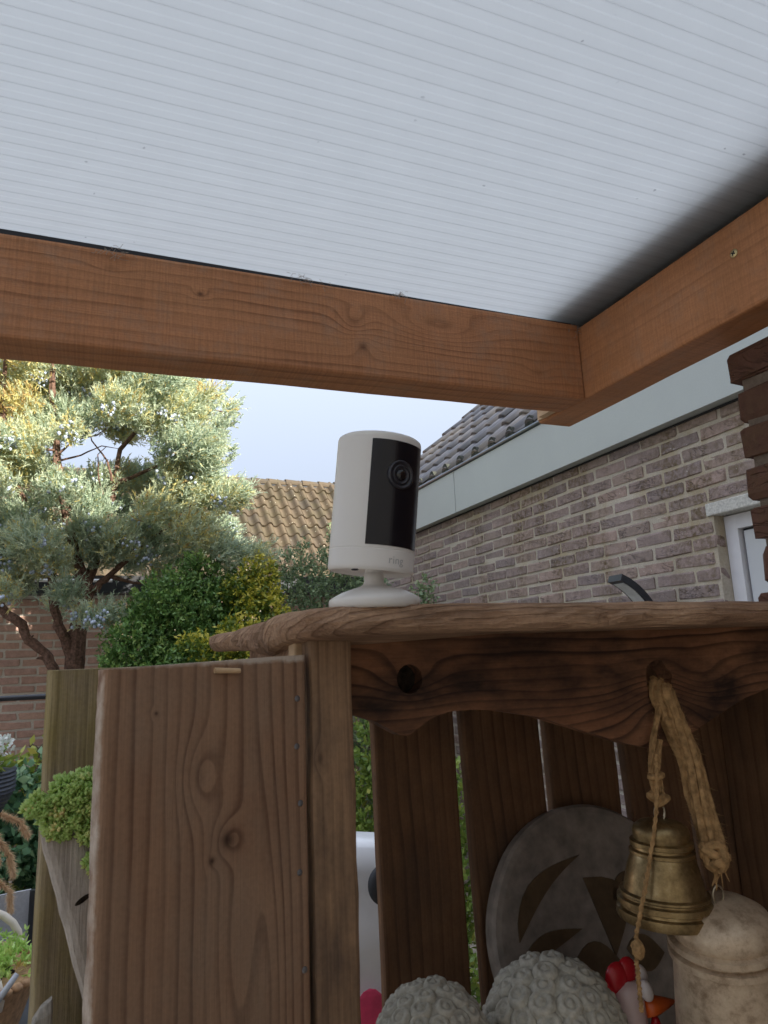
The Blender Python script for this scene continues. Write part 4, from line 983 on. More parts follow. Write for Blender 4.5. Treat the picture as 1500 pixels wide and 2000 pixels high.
# ------------------------------------------------------------------ blue juniper
JC = [(-0.52, 4.89, 1.64, 0.195), (-0.42, 4.97, 1.9, 0.175), (-0.27, 5.01, 1.95, 0.172), (-0.11, 5.11, 1.91, 0.177), (0.02, 4.97, 1.98, 0.147), (0.19, 5.1, 2.01, 0.163), (0.32, 4.47, 1.79, 0.145), (0.47, 4.78, 1.85, 0.167), (-0.33, 5.11, 1.74, 0.173), (-0.16, 4.9, 1.6, 0.161), (-0.01, 5.08, 1.78, 0.159), (0.14, 4.53, 1.6, 0.16), (0.31, 4.78, 1.72, 0.171), (-0.46, 4.62, 1.33, 0.153), (-0.33, 4.83, 1.46, 0.13), (-0.41, 4.85, 1.29, 0.112), (-0.14, 4.46, 1.37, 0.076), (0.49, 4.6, 1.61, 0.15), (0.37, 4.65, 1.53, 0.149), (0.16, 5.09, 1.65, 0.143), (0.64, 4.99, 1.81, 0.146), (0.65, 4.56, 1.74, 0.094), (-0.71, 5.01, 1.74, 0.198), (-0.63, 4.55, 1.33, 0.163), (0.73, 4.88, 1.63, 0.115), (0.78, 4.54, 1.65, 0.068), (0.57, 4.45, 1.36, 0.145), (0.79, 5.06, 1.54, 0.104), (0.46, 4.6, 1.36, 0.132), (0.62, 4.6, 1.27, 0.12), (0.59, 5.14, 1.32, 0.128), (0.81, 5.06, 1.74, 0.09), (0.44, 4.65, 1.24, 0.099), (0.13, 5.12, 1.6, 0.079), (-0.46, 4.83, 1.15, 0.127), (-0.32, 4.92, 1.25, 0.105), (-0.19, 4.59, 1.06, 0.123), (-0.11, 5.11, 1.16, 0.155), (0.04, 4.93, 1.2, 0.118), (0.21, 5.13, 1.28, 0.135), (0.38, 5.08, 1.25, 0.16), (0.51, 4.66, 1.1, 0.149), (0.67, 4.7, 1.11, 0.152), (0.78, 4.57, 1.05, 0.106), (0.86, 4.55, 1.07, 0.073), (-0.58, 4.5, 1.04, 0.145), (-0.45, 4.66, 0.84, 0.151), (-0.36, 4.87, 0.97, 0.134), (-0.32, 4.45, 0.72, 0.13), (-0.21, 4.92, 0.8, 0.146), (-0.44, 4.69, 0.66, 0.12), (-0.22, 4.67, 0.63, 0.122), (-0.12, 5.02, 0.7, 0.119), (0.03, 4.79, 0.7, 0.128), (0.14, 4.67, 0.77, 0.133), (0.3, 4.79, 0.86, 0.132), (0.47, 4.94, 0.89, 0.145), (0.58, 4.49, 0.81, 0.143), (0.81, 5.13, 0.92, 0.154), (0.75, 4.47, 0.68, 0.115), (0.58, 4.97, 0.74, 0.111), (0.22, 5.04, 0.69, 0.109), (0.96, 4.46, 0.65, 0.078), (0.97, 5.0, 0.74, 0.079), (0.36, 4.71, 0.7, 0.097), (-0.4, 4.85, 0.53, 0.112), (-0.45, 4.46, 0.43, 0.085), (0.07, 4.48, 0.29, 0.077), (-0.03, 4.58, 0.29, 0.066), (0.21, 5.12, 0.34, 0.075), (-0.13, 4.59, 0.43, 0.084), (0.42, 4.98, 0.6, 0.082), (-0.19, 5.1, 0.4, 0.073), (0.3, 5.11, 0.37, 0.055), (0.46, 4.69, 0.49, 0.058), (-0.03, 4.7, 0.83, 0.11), (-0.01, 4.82, 0.99, 0.114), (0.15, 4.99, 1.03, 0.12), (0.34, 4.53, 0.94, 0.11), (-0.65, 4.97, 0.8, 0.158), (0.55, 5.01, 1.05, 0.124)]
JC = [(a, b, c, r * (.55 if a > .62 and c > 1.2 else 1)) for a, b, c, r in JC]
# the part of the tree above and left of the picture, kept coarser
for k in range(26): JC.append((random.uniform(-1.3, .35), random.uniform(4.4, 5.4), random.uniform(2.0, 3.1), random.uniform(.15, .24)))
for k in range(16): JC.append((random.uniform(-1.6, -.8), random.uniform(4.4, 5.3), random.uniform(.6, 2.0), random.uniform(.15, .22)))
ju = thing('juniper_tree', 'blue green juniper tree with pale blue berries in front of the brick shed', 'tree', (-.06, 4.8, -1.5))
mb = MB(); mb.tube([(-.03, 4.8, -1.5), (-.04, 4.8, -.9), (-.05, 4.8, -.27), (-.07, 4.8, 0), (-.068, 4.8, .22), (-.04, 4.8, .37), (-.03, 4.8, .5), (-.09, 4.8, .69), (-.16, 4.82, .98), (-.23, 4.83, 1.3), (-.24, 4.83, 1.44), (-.28, 4.85, 1.8), (-.3, 4.85, 2.3)], [.085, .075, .062, .056, .054, .05, .048, .032, .027, .025, .023, .018, .008], 10, True, .18)
tr = part('trunk', mb.V, mb.F, M['bark'], ju)
for pts, r_ in (([(-.05, 4.8, -.35), (-.09, 4.78, -.22), (-.18, 4.76, .02), (-.24, 4.77, .11), (-.32, 4.76, .19), (-.36, 4.76, .28), (-.49, 4.76, .38), (-.67, 4.76, .62), (-.9, 4.76, 1.1), (-1.0, 4.8, 1.7)], [.035, .032, .03, .029, .03, .026, .022, .02, .015, .008]),
                ([(-.068, 4.8, .0), (-.10, 4.78, .10), (-.15, 4.76, .22), (-.19, 4.76, .37), (-.22, 4.77, .65), (-.36, 4.78, .97), (-.5, 4.8, 1.22), (-.54, 4.8, 1.5), (-.55, 4.8, 2.2)], [.034, .032, .03, .028, .025, .022, .02, .018, .008]),
                ([(-.035, 4.8, .44), (.02, 4.79, .5), (.12, 4.78, .59), (.24, 4.75, .73), (.46, 4.7, .9), (.69, 4.7, 1.12), (.85, 4.7, 1.05)], [.034, .027, .018, .014, .011, .008, .004]),
                ([(-.03, 4.8, .5), (.06, 4.88, .84), (.12, 4.9, 1.15), (.15, 4.9, 1.43), (.35, 4.9, 1.73), (.6, 4.9, 1.8), (.84, 4.9, 1.76)], [.030, .020, .017, .015, .011, .007, .004]),
                ([(.13, 4.9, 1.2), (.35, 4.85, 1.3), (.55, 4.8, 1.4), (.8, 4.8, 1.55)], [.018, .012, .008, .004]), ([(.02, 4.85, .7), (.3, 5.0, .85), (.6, 5.1, .95), (.9, 5.1, .9)], [.016, .012, .009, .004]),
                ([(-.24, 4.8, 1.37), (-.31, 4.8, 1.375), (-.38, 4.8, 1.39), (-.47, 4.8, 1.39)], [.008, .007, .006, .003]), ([(-.23, 4.8, 1.34), (-.12, 4.8, 1.45), (0, 4.8, 1.49), (.08, 4.8, 1.57)], [.008, .005, .004, .002]),
                ([(-.22, 4.8, 1.3), (-.09, 4.8, 1.35), (.03, 4.8, 1.42), (.13, 4.8, 1.41)], [.008, .005, .004, .002]), ([(.1, 4.8, 1.19), (.07, 4.8, 1.32), (-.03, 4.8, 1.45), (-.05, 4.8, 1.52)], [.008, .006, .004, .002]),
                ([(.05, 4.8, 1.1), (.02, 4.8, 1.2), (.01, 4.8, 1.36), (.06, 4.8, 1.42)], [.006, .005, .003, .002]), ([(-.2, 4.8, .38), (-.16, 4.78, .42), (-.1, 4.76, .42), (.0, 4.74, .32), (.1, 4.72, .30)], [.012, .01, .008, .006, .004]),
                ([(-.3, 4.76, .17), (-.31, 4.75, .20), (-.30, 4.74, .215)], [.012, .008, .004]), ([(-.235, 4.76, .09), (-.26, 4.75, .085), (-.275, 4.74, .08)], [.01, .008, .004]), ([(-.08, 4.79, .28), (-.03, 4.78, .33), (-.02, 4.77, .345)], [.012, .008, .004]),
                ([(.1, 4.78, .57), (.25, 4.77, .53), (.38, 4.76, .53), (.5, 4.74, .50)], [.012, .009, .006, .003])):
    mb = MB(); fp_ = []; fr_ = []
    for i in range(len(pts) - 1):
        for k in range(3):
            t = k / 3; fp_.append(Vector(pts[i]).lerp(Vector(pts[i + 1]), t) + Vector((random.gauss(0, .006), random.gauss(0, .006), random.gauss(0, .006))) * min(1, r_[i] * 40)); fr_.append((r_[i] * (1 - t) + r_[i + 1] * t) * random.uniform(.88, 1.15))
    fp_.append(Vector(pts[-1])); fr_.append(r_[-1])
    mb.tube(fp_, fr_, 8, True, .12); part('branch', mb.V, mb.F, M['bark'], ju)
SPRAYS = [((0.63, 4.75, 1.47), (0.91, 4.75, 1.74)), ((0.6, 4.85, 1.69), (0.86, 4.85, 1.91)), ((0.62, 4.7, 1.35), (0.86, 4.7, 1.41)), ((0.63, 4.65, 1.41), (0.88, 4.65, 1.61)), ((0.58, 4.7, 1.54), (0.78, 4.7, 1.76)), ((0.45, 4.9, 1.84), (0.71, 4.9, 1.99)), ((0.67, 4.8, 1.37), (0.82, 4.8, 1.52)), ((0.66, 4.75, 1.24), (0.87, 4.75, 1.37)), ((0.79, 4.6, 1.06), (0.92, 4.6, 1.13)), ((0.35, 4.9, 1.92), (0.52, 4.9, 2.05))]
fo = Fol(); brr = []
tc = np.array([-.05, 4.85, 0])
for ci, (x_, y_, z_, r_) in enumerate(JC):
    c = np.array([x_, y_, z_]); coarse = ci >= 81
    ns = int((280 if not coarse else 80) * (r_ / .13) ** 2)
    q = inball(ns); p = c + q * r_ * np.array([1.08, 1, .82])
    outw = (c - np.array([-.05, 4.85, z_ - .25])); outw = outw / (np.linalg.norm(outw) + 1e-6)
    d = unit(q * .8 + outw * .75 + np.array([0, -.05, .42]) + rng.normal(size=(ns, 3)) * .35)
    nb_ = 13 if not coarse else 8
    sl2 = rng.uniform(.045, .095, ns)
    base = np.repeat(p, nb_, 0); dd = np.repeat(d, nb_, 0); ss = np.repeat(sl2, nb_)
    tt = np.tile(np.linspace(0, 1, nb_), ns)
    bp = base + dd * (ss * tt)[:, None]
    bd_ = unit(dd * .9 + rng.normal(size=dd.shape) * .62)
    cl = rng.normal(.42, .12) + (.13 if z_ > 1.55 else 0)
    tn = np.repeat(rng.normal(cl, .16, ns), nb_) + tt * .10 + rng.normal(0, .05, ns * nb_)
    far = rng.random(ns * nb_) < .04; tn[far] = rng.uniform(.85, 1, far.sum())
    Lb = rng.uniform(.018, .036, ns * nb_) * (1.5 if coarse else 1)
    fo.add(blades(bp, bd_, Lb, .0042 if not coarse else .007, tn))
    # long feathery tips
    if not coarse and (x_ > .6 or rng.random() < .25):
        k = 10; tp = c + unit(rng.normal(size=(k, 3)) + outw * 1.5 + np.array([0, 0, .5])) * r_ * .8
        td = unit(outw * .9 + np.array([0, -.1, .55]) + rng.normal(size=(k, 3)) * .3)
        m_ = 20; bb = np.repeat(tp, m_, 0); dd = np.repeat(td, m_, 0); t2 = np.tile(np.linspace(0, .13, m_), k)
        fo.add(blades(bb + dd * t2[:, None], unit(dd + rng.normal(size=dd.shape) * .55), rng.uniform(.014, .028, k * m_), .0028, rng.normal(cl, .12, k * m_)))
    if not coarse and rng.random() < .62:
        for cc_ in range(rng.integers(1, 3)):
            bc = c + unit(np.array([[rng.normal(0, .7), -1.0, rng.normal(-.1, .6)]]))[0] * r_ * rng.uniform(.75, 1.0)
            for k in range(rng.integers(5, 16)): brr.append((bc + rng.normal(0, .026, 3), rng.uniform(.008, .0125)))
for a_, b_ in SPRAYS:                # feathery boughs reaching out to the right
    a_ = np.array(a_); b_ = np.array(b_); ax = b_ - a_; Ls = np.linalg.norm(ax); n = 46
    t_ = np.linspace(0, 1, n) ** .9; bp0 = a_ + ax * t_[:, None] + np.array([0, 0, .03]) * (t_ ** 2)[:, None] + rng.normal(0, .008, (n, 3))
    d0 = unit(ax / Ls * .9 + np.array([0, -.05, .35]) + rng.normal(size=(n, 3)) * .55); ll = (.085 * (1 - t_) + .035) * rng.uniform(.7, 1.3, n); m_ = 15
    bb = np.repeat(bp0, m_, 0); dd = np.repeat(d0, m_, 0); t2 = np.tile(np.linspace(0, 1, m_), n) * np.repeat(ll, m_)
    fo.add(blades(bb + dd * t2[:, None], unit(dd * .9 + rng.normal(size=dd.shape) * .55), rng.uniform(.014, .028, n * m_), .0038, np.repeat(rng.normal(.42, .15, n), m_) + rng.normal(0, .05, n * m_)))
    mb = MB().tube([tuple(a_), tuple((a_ + b_) / 2 + np.array([0, 0, .008])), tuple(b_ + np.array([0, 0, .025]))], [.006, .004, .0015], 5); part('twig', mb.V, mb.F, M['bark'], ju)
fo.build('crown', M['juniper'], ju)
mb = MB()
for c, r_ in brr: mb.sphere(tuple(c), r_, 6, 4)
part('berries', mb.V, mb.F, M['berry'], ju, kind='stuff', smooth=True)

# ------------------------------------------------------------------ shrubs
def shrub(name, label, cat, loc, clumps, mat, L, wd, dens_, tint, stem=True, group=None, up_=.45, tipyellow=None, stemr=.012):
    t = thing(name, label, cat, loc, group); f = Fol()
    for (x_, y_, z_, rx, rz) in clumps:
        n = int(dens_ * rx * rz / .04); q = unit(rng.normal(size=(n, 3))) * (rng.random((n, 1)) ** .33)
        q[:, 1] = -np.abs(q[:, 1]) * .8 + rng.normal(0, .2, n)
        p = np.array([x_, y_, z_]) + q * np.array([rx, min(rx, .35), rz])
        # leaves gather on little shoots
        k = 5; sd_ = unit(q * .9 + np.array([0, -.25, up_]) + rng.normal(size=(n, 3)) * .4)
        pp = np.repeat(p, k, 0) + np.repeat(sd_, k, 0) * np.tile(np.linspace(0, L * 1.5, k), n)[:, None]
        d = unit(np.repeat(sd_, k, 0) * .55 + rng.normal(size=(n * k, 3)) * .6)
        tn = np.repeat(rng.normal(tint[0], tint[1], n), k) + np.tile(np.linspace(-.1, .12, k), n) + rng.normal(0, .06, n * k)
        if tipyellow is not None: tn += np.repeat(tipyellow * np.clip(q[:, 2] * .7 - q[:, 1] * .3 + q[:, 0] * .25, -1, 1), k)
        f.add(leaves(pp, d, rng.uniform(.7, 1.2, n * k) * L, rng.uniform(.8, 1.2, n * k) * wd, tn))
    f.build('foliage', mat, t)
    if stem:
        mb = MB()
        for (x_, y_, z_, rx, rz) in clumps[::2]:
            mb.tube([(loc[0] + random.uniform(-.05, .05), loc[1] + .05, loc[2]), ((loc[0] + x_) / 2, y_ + .06, (loc[2] + z_) / 2), (x_, y_ + .05, z_ + rz * .6)], [stemr, stemr * .8, stemr * .3], 6)
        part('stems', mb.V, mb.F, M['bark2'], t)
    return t
shrub('green_shrub', 'dense dark green shrub between juniper trunk and yellow shrub', 'shrub', (.45, 4.55, -1.5),
    [(.30, 4.45, .10, .20, .18), (.18, 4.40, .00, .12, .10), (.22, 4.40, .18, .09, .07), (.33, 4.42, .30, .08, .07), (.58, 4.45, .60, .07, .06), (.48, 4.5, .22, .22, .22), (.40, 4.45, .38, .16, .14), (.62, 4.5, .33, .20, .2), (.70, 4.52, .52, .13, .12), (.52, 4.5, .50, .11, .10), (.45, 4.4, -.15, .3, .25), (.65, 4.45, .0, .22, .25), (.45, 4.5, -.6, .35, .4), (.45, 4.5, -1.1, .35, .4), (.85, 4.5, .35, .14, .16), (.42, 4.72, .15, .34, .34), (.66, 4.72, .28, .26, .30), (.90, 4.70, .30, .2, .3)],
    M['dark_leaf'], .030, .0072, 480, (.52, .28))
shrub('yellow_shrub', 'yellow and green variegated shrub left of the cabinet top', 'shrub', (.9, 4.35, -1.5),
    [(.95, 4.4, .55, .11, .09), (.86, 4.38, .43, .11, .10), (.98, 4.38, .40, .12, .12), (1.00, 4.4, .52, .08, .06), (.95, 4.3, .30, .14, .12), (.62, 4.12, .10, .16, .07), (.75, 4.1, .05, .18, .10), (.88, 4.12, .12, .15, .10), (.98, 4.15, .06, .15, .12), (.72, 4.12, -.1, .25, .12), (.92, 4.2, -.12, .25, .2), (.85, 4.3, -.6, .35, .4), (.85, 4.3, -1.1, .35, .4), (.80, 4.12, .17, .12, .08)],
    M['yellow_leaf'], .029, .0075, 480, (.42, .16), tipyellow=.30)
shrub('fine_leaved_shrub', 'tall grey green small leaved shrub behind the security camera', 'shrub', (1.45, 4.75, -1.5),
    [(1.22, 4.7, .60, .10, .16), (1.20, 4.7, .42, .14, .16), (1.34, 4.72, .70, .06, .12), (1.36, 4.72, .48, .14, .18), (1.50, 4.75, .62, .14, .14), (1.62, 4.75, .72, .12, .18), (1.58, 4.75, .86, .05, .10), (1.72, 4.75, .58, .16, .2), (1.68, 4.72, .84, .07, .10), (1.55, 4.72, .36, .2, .2), (1.80, 4.7, .40, .18, .2), (1.3, 4.7, .2, .2, .2), (1.6, 4.6, .0, .35, .3), (1.5, 4.5, -.4, .4, .4), (1.6, 4.5, -.9, .45, .45), (1.05, 4.8, .72, .05, .06)],
    M['fine_leaf'], .022, .0065, 330, (.5, .2))
shrub('wall_shrub', 'small sprig of green shrub against the garage wall right of the camera base', 'shrub', (2.02, 4.4, -1.5),
    [(2.03, 4.35, .36, .05, .11), (2.06, 4.33, .47, .03, .06), (2.10, 4.3, .42, .03, .06), (1.99, 4.38, .22, .10, .15), (1.95, 4.4, -.1, .14, .3), (1.95, 4.4, -.7, .16, .4), (1.95, 4.4, -1.2, .2, .35)],
    M['fine_leaf'], .028, .009, 300, (.62, .2))
shrub('euonymus_shrub', 'yellow tipped shrub seen through the gap between the cabinet slats', 'shrub', (1.55, 3.1, -1.5),
    [(1.56, 3.05, -.52, .05, .06), (1.55, 3.05, -.72, .14, .14), (1.50, 3.05, -.95, .2, .2), (1.5, 3.05, -1.25, .28, .25), (1.28, 3.4, -.5, .12, .3), (1.26, 3.4, -.9, .16, .4)],
    M['lime_leaf'], .035, .010, 220, (.35, .2))
shrub('round_leaved_shrub', 'low bluish green rounded leaf shrub at the left below the brick shed', 'shrub', (-.2, 3.15, -1.5),
    [(-.16, 3.05, -.42, .10, .09), (-.28, 3.08, -.45, .14, .10), (-.14, 3.0, -.58, .13, .13), (-.30, 3.05, -.62, .16, .15), (-.05, 3.02, -.62, .14, .2), (-.18, 3.0, -.80, .2, .16), (-.45, 3.1, -.6, .2, .25), (-.2, 3.1, -1.15, .3, .3), (.1, 3.1, -.75, .2, .25)],
    M['low_leaf'], .034, .0125, 220, (.48, .2))
shrub('lime_shrub', 'lime green and yellow shrub in front of the brick shed below the cut branch', 'shrub', (-.2, 3.5, -1.5),
    [(-.16, 3.45, -.37, .09, .07), (-.27, 3.47, -.40, .09, .06), (-.08, 3.45, -.38, .08, .08), (-.22, 3.45, -.50, .16, .08), (-.05, 3.45, -.48, .12, .08), (-.35, 3.45, -.48, .12, .08), (-.2, 3.5, -.9, .3, .4)],
    M['lime_leaf'], .045, .014, 150, (.5, .22))
mb = MB(); mb.tube([(-.19, 3.75, -1.5), (-.185, 3.75, -.6), (-.19, 3.75, -.40), (-.19, 3.75, -.345)], [.02, .017, .016, .017], 8, True, .15).tube([(-.19, 3.75, -.36), (-.205, 3.74, -.33), (-.222, 3.73, -.318)], [.014, .011, .009], 7).tube([(-.19, 3.75, -.355), (-.168, 3.74, -.325), (-.148, 3.73, -.305)], [.014, .012, .010], 7)
tag(part('cut_branch', mb.V, mb.F, M['bark2'], loc=(-.19, 3.75, -1.5)), 'sawn off forked branch standing up before the pink brick shed wall', 'branch')
# sedum on the driftwood
se = thing('sedum_plant', 'fleshy yellow green sedum spilling over the top of the driftwood log', 'plant', (-.01, .655, -.11))
f = Fol(); n = 900
cl_ = np.array([[-.001, .650, -.094, .022], [-.016, .648, -.106, .016], [.012, .648, -.098, .022], [-.030, .645, -.100, .010], [.016, .646, -.122, .017], [.018, .646, -.145, .013], [.0, .648, -.112, .018], [-.012, .645, -.118, .012]])
ri = rng.choice(len(cl_), n, p=[.24, .14, .18, .07, .12, .09, .1, .06]); q = inball(n)
p = cl_[ri, :3] + q * cl_[ri, 3:] * np.array([1, .8, .62]); d0 = unit(q + np.array([-.1, -.5, .6]) + rng.normal(size=(n, 3)) * .3)
k = 9; pp = np.repeat(p, k, 0); d = unit(np.repeat(d0, k, 0) * .9 + rng.normal(size=(n * k, 3)) * .55); L = rng.uniform(.0050, .0085, (n * k, 1)); wd = L * .24
s1 = unit(np.cross(d, rng.normal(size=d.shape))); s2 = np.cross(d, s1)
V = np.stack([pp, pp + d * L * .6 + s1 * wd, pp + d * L * .6 + s2 * wd, pp + d * L * .6 - s1 * wd, pp + d * L * .6 - s2 * wd, pp + d * L], 1).reshape(-1, 3)
b = np.arange(n * k)[:, None] * 6
F = np.concatenate([b + np.array(x_) for x_ in ((0, 2, 1), (0, 3, 2), (0, 4, 3), (0, 1, 4), (5, 1, 2), (5, 2, 3), (5, 3, 4), (5, 4, 1))])
tn = np.repeat(rng.normal(.45, .2, n), k * 6) + np.tile(np.repeat([0, 0], 1), n * k * 3)
npart('foliage', V, F, M['sedum'], se, tint=np.clip(tn, 0, 1), smooth=True)

# ------------------------------------------------------------------ left garden: rail, chair, table, basket, pot, grass
mb = MB().tube([(-1.7, 2.5, -.074), (.42, 2.5, -.072)], .0085, 10)
ra = thing('garden_railing', 'thin dark grey horizontal metal rail in front of the brick shed', 'railing', (-.6, 2.5, -1.5)); part('rail', mb.V, mb.F, M['anthracite'], ra, smooth=True)
for x_ in (-1.65, .40): part('post', *(lambda m: (m.V, m.F))(MB().tube([(x_, 2.5, -1.5), (x_, 2.5, -.075)], .0085, 8)), M['anthracite'], ra)
part('planter_edge', *(lambda m: (m.V, m.F))(MB().box((-1.8, 2.82, -1.5), (-.22, 2.9, -.755))), M['concrete'], None, loc=(-1, 2.86, -1.5)); tag(bpy.data.objects['planter_edge'], 'low grey concrete planter edge below the feathery grass', 'planter')
ch = thing('garden_chair', 'grey fabric garden chair with dark metal frame behind the basket', 'chair', (-.35, 2.3, -1.5))
mb = MB(); secs = []
for i in range(9):
    z_ = -1.0 + .425 * i / 8; y_ = 2.16 + .10 * i / 8 + .012 * math.sin(i * .5)
    secs.append([(-.62, y_, z_), (-.36, y_ + .022, z_), (-.113, y_, z_ + .018 * i / 8), (-.113, y_ + .008, z_ + .018 * i / 8), (-.36, y_ + .03, z_), (-.62, y_ + .008, z_)])
mb.loft(secs); part('backrest', mb.V, mb.F, M['fabric'], ch, smooth=False)
part('seat', *(lambda m: (m.V, m.F))(MB().box((-.61, 1.72, -1.08), (-.12, 2.15, -1.055))), M['fabric'], ch)
for x_ in (-.63, -.10):
    mb = MB(); board(mb, 'z', -1.5, -.553 if x_ > -.3 else -.575, 0, 0, .028, .024, .004, 6); o = part('back_leg', mb.V, mb.F, M['anthracite'], ch, loc=(x_, 2.262, 0), local=True); o.rotation_euler = (rad(-4), 0, 0)
    mb = MB(); board(mb, 'z', -1.5, -.86, x_, 1.72, .028, .024, .004, 4); part('front_leg', mb.V, mb.F, M['anthracite'], ch)
    mb = MB(); board(mb, 'y', 1.70, 2.22, x_, -.85, .045, .02, .004, 4); part('armrest', mb.V, mb.F, M['anthracite'], ch)
ta = thing('garden_table', 'dark slate grey garden table under the wicker basket', 'table', (-.45, 1.9, -1.5))
mb = MB(); board(mb, 'x', -1.3, .05, 1.84, -.765, .62, .025, .004, 8); part('tabletop', mb.V, mb.F, M['slate'], ta)
for x_ in (-1.22, -.02):
    for y_ in (1.58, 2.1): part('leg', *(lambda m: (m.V, m.F))(MB().box((x_ - .02, y_ - .02, -1.5), (x_ + .02, y_ + .02, -.7785))), M['anthracite'], ta)
ba = thing('wicker_basket', 'brown wicker basket with cream loop handles planted with small succulents', 'basket', (-.235, 1.86, -.752))
BC = (-.235, 1.86); mb = MB(); secs = []
for i in range(17):
    z_ = -.750 + .135 * i / 16; r_ = .115 + .045 * i / 16
    secs.append([(BC[0] + (r_ + .0045 * math.sin(k * PI + i * PI)) * math.cos(2 * PI * k / 56) * 1.05, BC[1] + (r_ + .0045 * math.sin(k * PI + i * PI)) * math.sin(2 * PI * k / 56), z_) for k in range(56)])
mb.loft(secs); part('woven_side', mb.V, mb.F, M['wicker'], ba)
mb = MB()
for k in range(44):
    a = 2 * PI * k / 44; c_ = Vector((BC[0] + .165 * 1.05 * math.cos(a), BC[1] + .165 * math.sin(a), -.612)); mb.sphere(c_, .0125, 6, 5, (1, 1, .8))
part('braided_rim', mb.V, mb.F, M['wicker'], ba, smooth=True)
mb = MB().lathe([(.158, -.63), (.10, -.612), (.001, -.605)], (BC[0], BC[1], 0), None, 24).wobble(.008, 40); part('soil', mb.V, mb.F, M['soil'], ba)
for (xa, xb, yy, zz) in ((-.40, -.140, 1.745, -.55), (-.36, -.118, 1.99, -.535)):
    pts = [(xa, yy, -.625), (xa - .002, yy, -.60)] + [((xa + xb) / 2 - math.cos(a) * (xb - xa) / 2, yy, -.60 + .085 * math.sin(a)) for a in [rad(15 + 150 * k / 10) for k in range(11)]] + [(xb + .002, yy, -.60), (xb, yy, -.625)]
    mb = MB().tube(pts, .0085, 9); mb.loft([[(xb + a * s, yy + b, z_) for a, b in rrect(.03, .02, .006, 2)] for z_, s in ((-.645, .9), (-.63, 1.1), (-.61, .9), (-.592, .55))]); part('handle', mb.V, mb.F, M['cream'], ba, smooth=True)
mb = MB(); 
for k in range(7):
    c_ = Vector((BC[0] + random.uniform(-.1, .13), BC[1] + random.uniform(-.1, .1), -.597)); mb.sphere(c_, random.uniform(.014, .028), 8, 6, (1, 1, .7))
mb.wobble(.006, 60); part('pebbles', mb.V, mb.F, M['terrac'], ba, kind='stuff')
f = Fol(); n = 380; p = np.stack([BC[0] + .06 + rng.normal(0, .05, n), BC[1] + rng.normal(0, .06, n), np.full(n, -.605) + rng.uniform(0, .03, n)], 1); k = 6
d0 = unit(rng.normal(size=(n, 3)) * .5 + np.array([0, -.2, 1])); f.add(leaves(np.repeat(p, k, 0), unit(np.repeat(d0, k, 0) + rng.normal(size=(n * k, 3)) * .6), rng.uniform(.01, .024, n * k), .0032, np.repeat(rng.normal(.4, .2, n), k)))
f.build('succulents', M['sedum'], ba, 'stuff')
# small trowel/clip lying across the basket rim
mb = MB().tube([(-.139, 1.70, -.622), (-.134, 1.70, -.612), (-.116, 1.705, -.590), (-.102, 1.71, -.572)], [.003, .006, .006, .005], 8)
tw = thing('hand_trowel', 'small grey handled hand tool stuck beside the basket rim', 'hand tool', (-.09, 1.71, -.66)); part('handle', mb.V, mb.F, M['fabric'], tw, smooth=True)
mb = MB().loft([[(-.146 + s, 1.698, z_ - .0), (-.139 + s * .4, 1.692, z_), (-.132, 1.698, z_)] for z_, s in ((-.66, .008), (-.645, 0), (-.622, .0))]); part('blade', mb.V, mb.F, M['steel'], tw)
# pot of white flowers on a plant stand
fp2 = thing('flower_pot', 'dark navy ribbed pot overflowing with white flowers at the left edge', 'flower pot', (-.30, 2.1, -1.5))
mb = MB(); prof = []
for i in range(29):
    t = i / 28; z_ = -.365 + .135 * t; r_ = .075 + .055 * min(1, t * 1.6) ** .8 + .003 * math.sin(i * PI)
    prof.append((r_ + (.0035 if i % 2 else 0), z_))
mb.lathe([(.001, -.366)] + prof + [(.12, -.232), (.001, -.236)], (-.285, 2.1, 0), None, 40); part('pot_body', mb.V, mb.F, M['pot'], fp2)
part('stand', *(lambda m: (m.V, m.F))(MB().tube([(-.285, 2.1, -1.5), (-.285, 2.1, -.366)], .015, 10).lathe([(.14, -1.5), (.14, -1.485), (.02, -1.47), (.001, -1.47)], (-.285, 2.1, 0), None, 24)), M['anthracite'], fp2)
f = Fol(); n = 500; q = inball(n); q[:, 2] = np.abs(q[:, 2]); p = np.array([-.285, 2.1, -.235]) + q * np.array([.12, .12, .075])
f.add(leaves(p, unit(q + rng.normal(size=(n, 3)) * .5), rng.uniform(.02, .04, n), .007, rng.normal(.6, .2, n))); f.build('leaves', M['lime_leaf'], fp2)
f = Fol()
for k in range(30):
    a = rng.uniform(0, 2 * PI); c = np.array([-.285 + math.cos(a) * rng.uniform(.05, .118), 2.1 + math.sin(a) * rng.uniform(.05, .12) - .02, -.20 + rng.uniform(-.04, .05)]); n = 60; q = unit(rng.normal(size=(n, 3))) * .02
    f.add(leaves(c + q, unit(q + rng.normal(size=(n, 3)) * .012), rng.uniform(.008, .014, n), .0055, rng.random(n)))
f.build('blossoms', M['petal'], fp2, 'stuff')
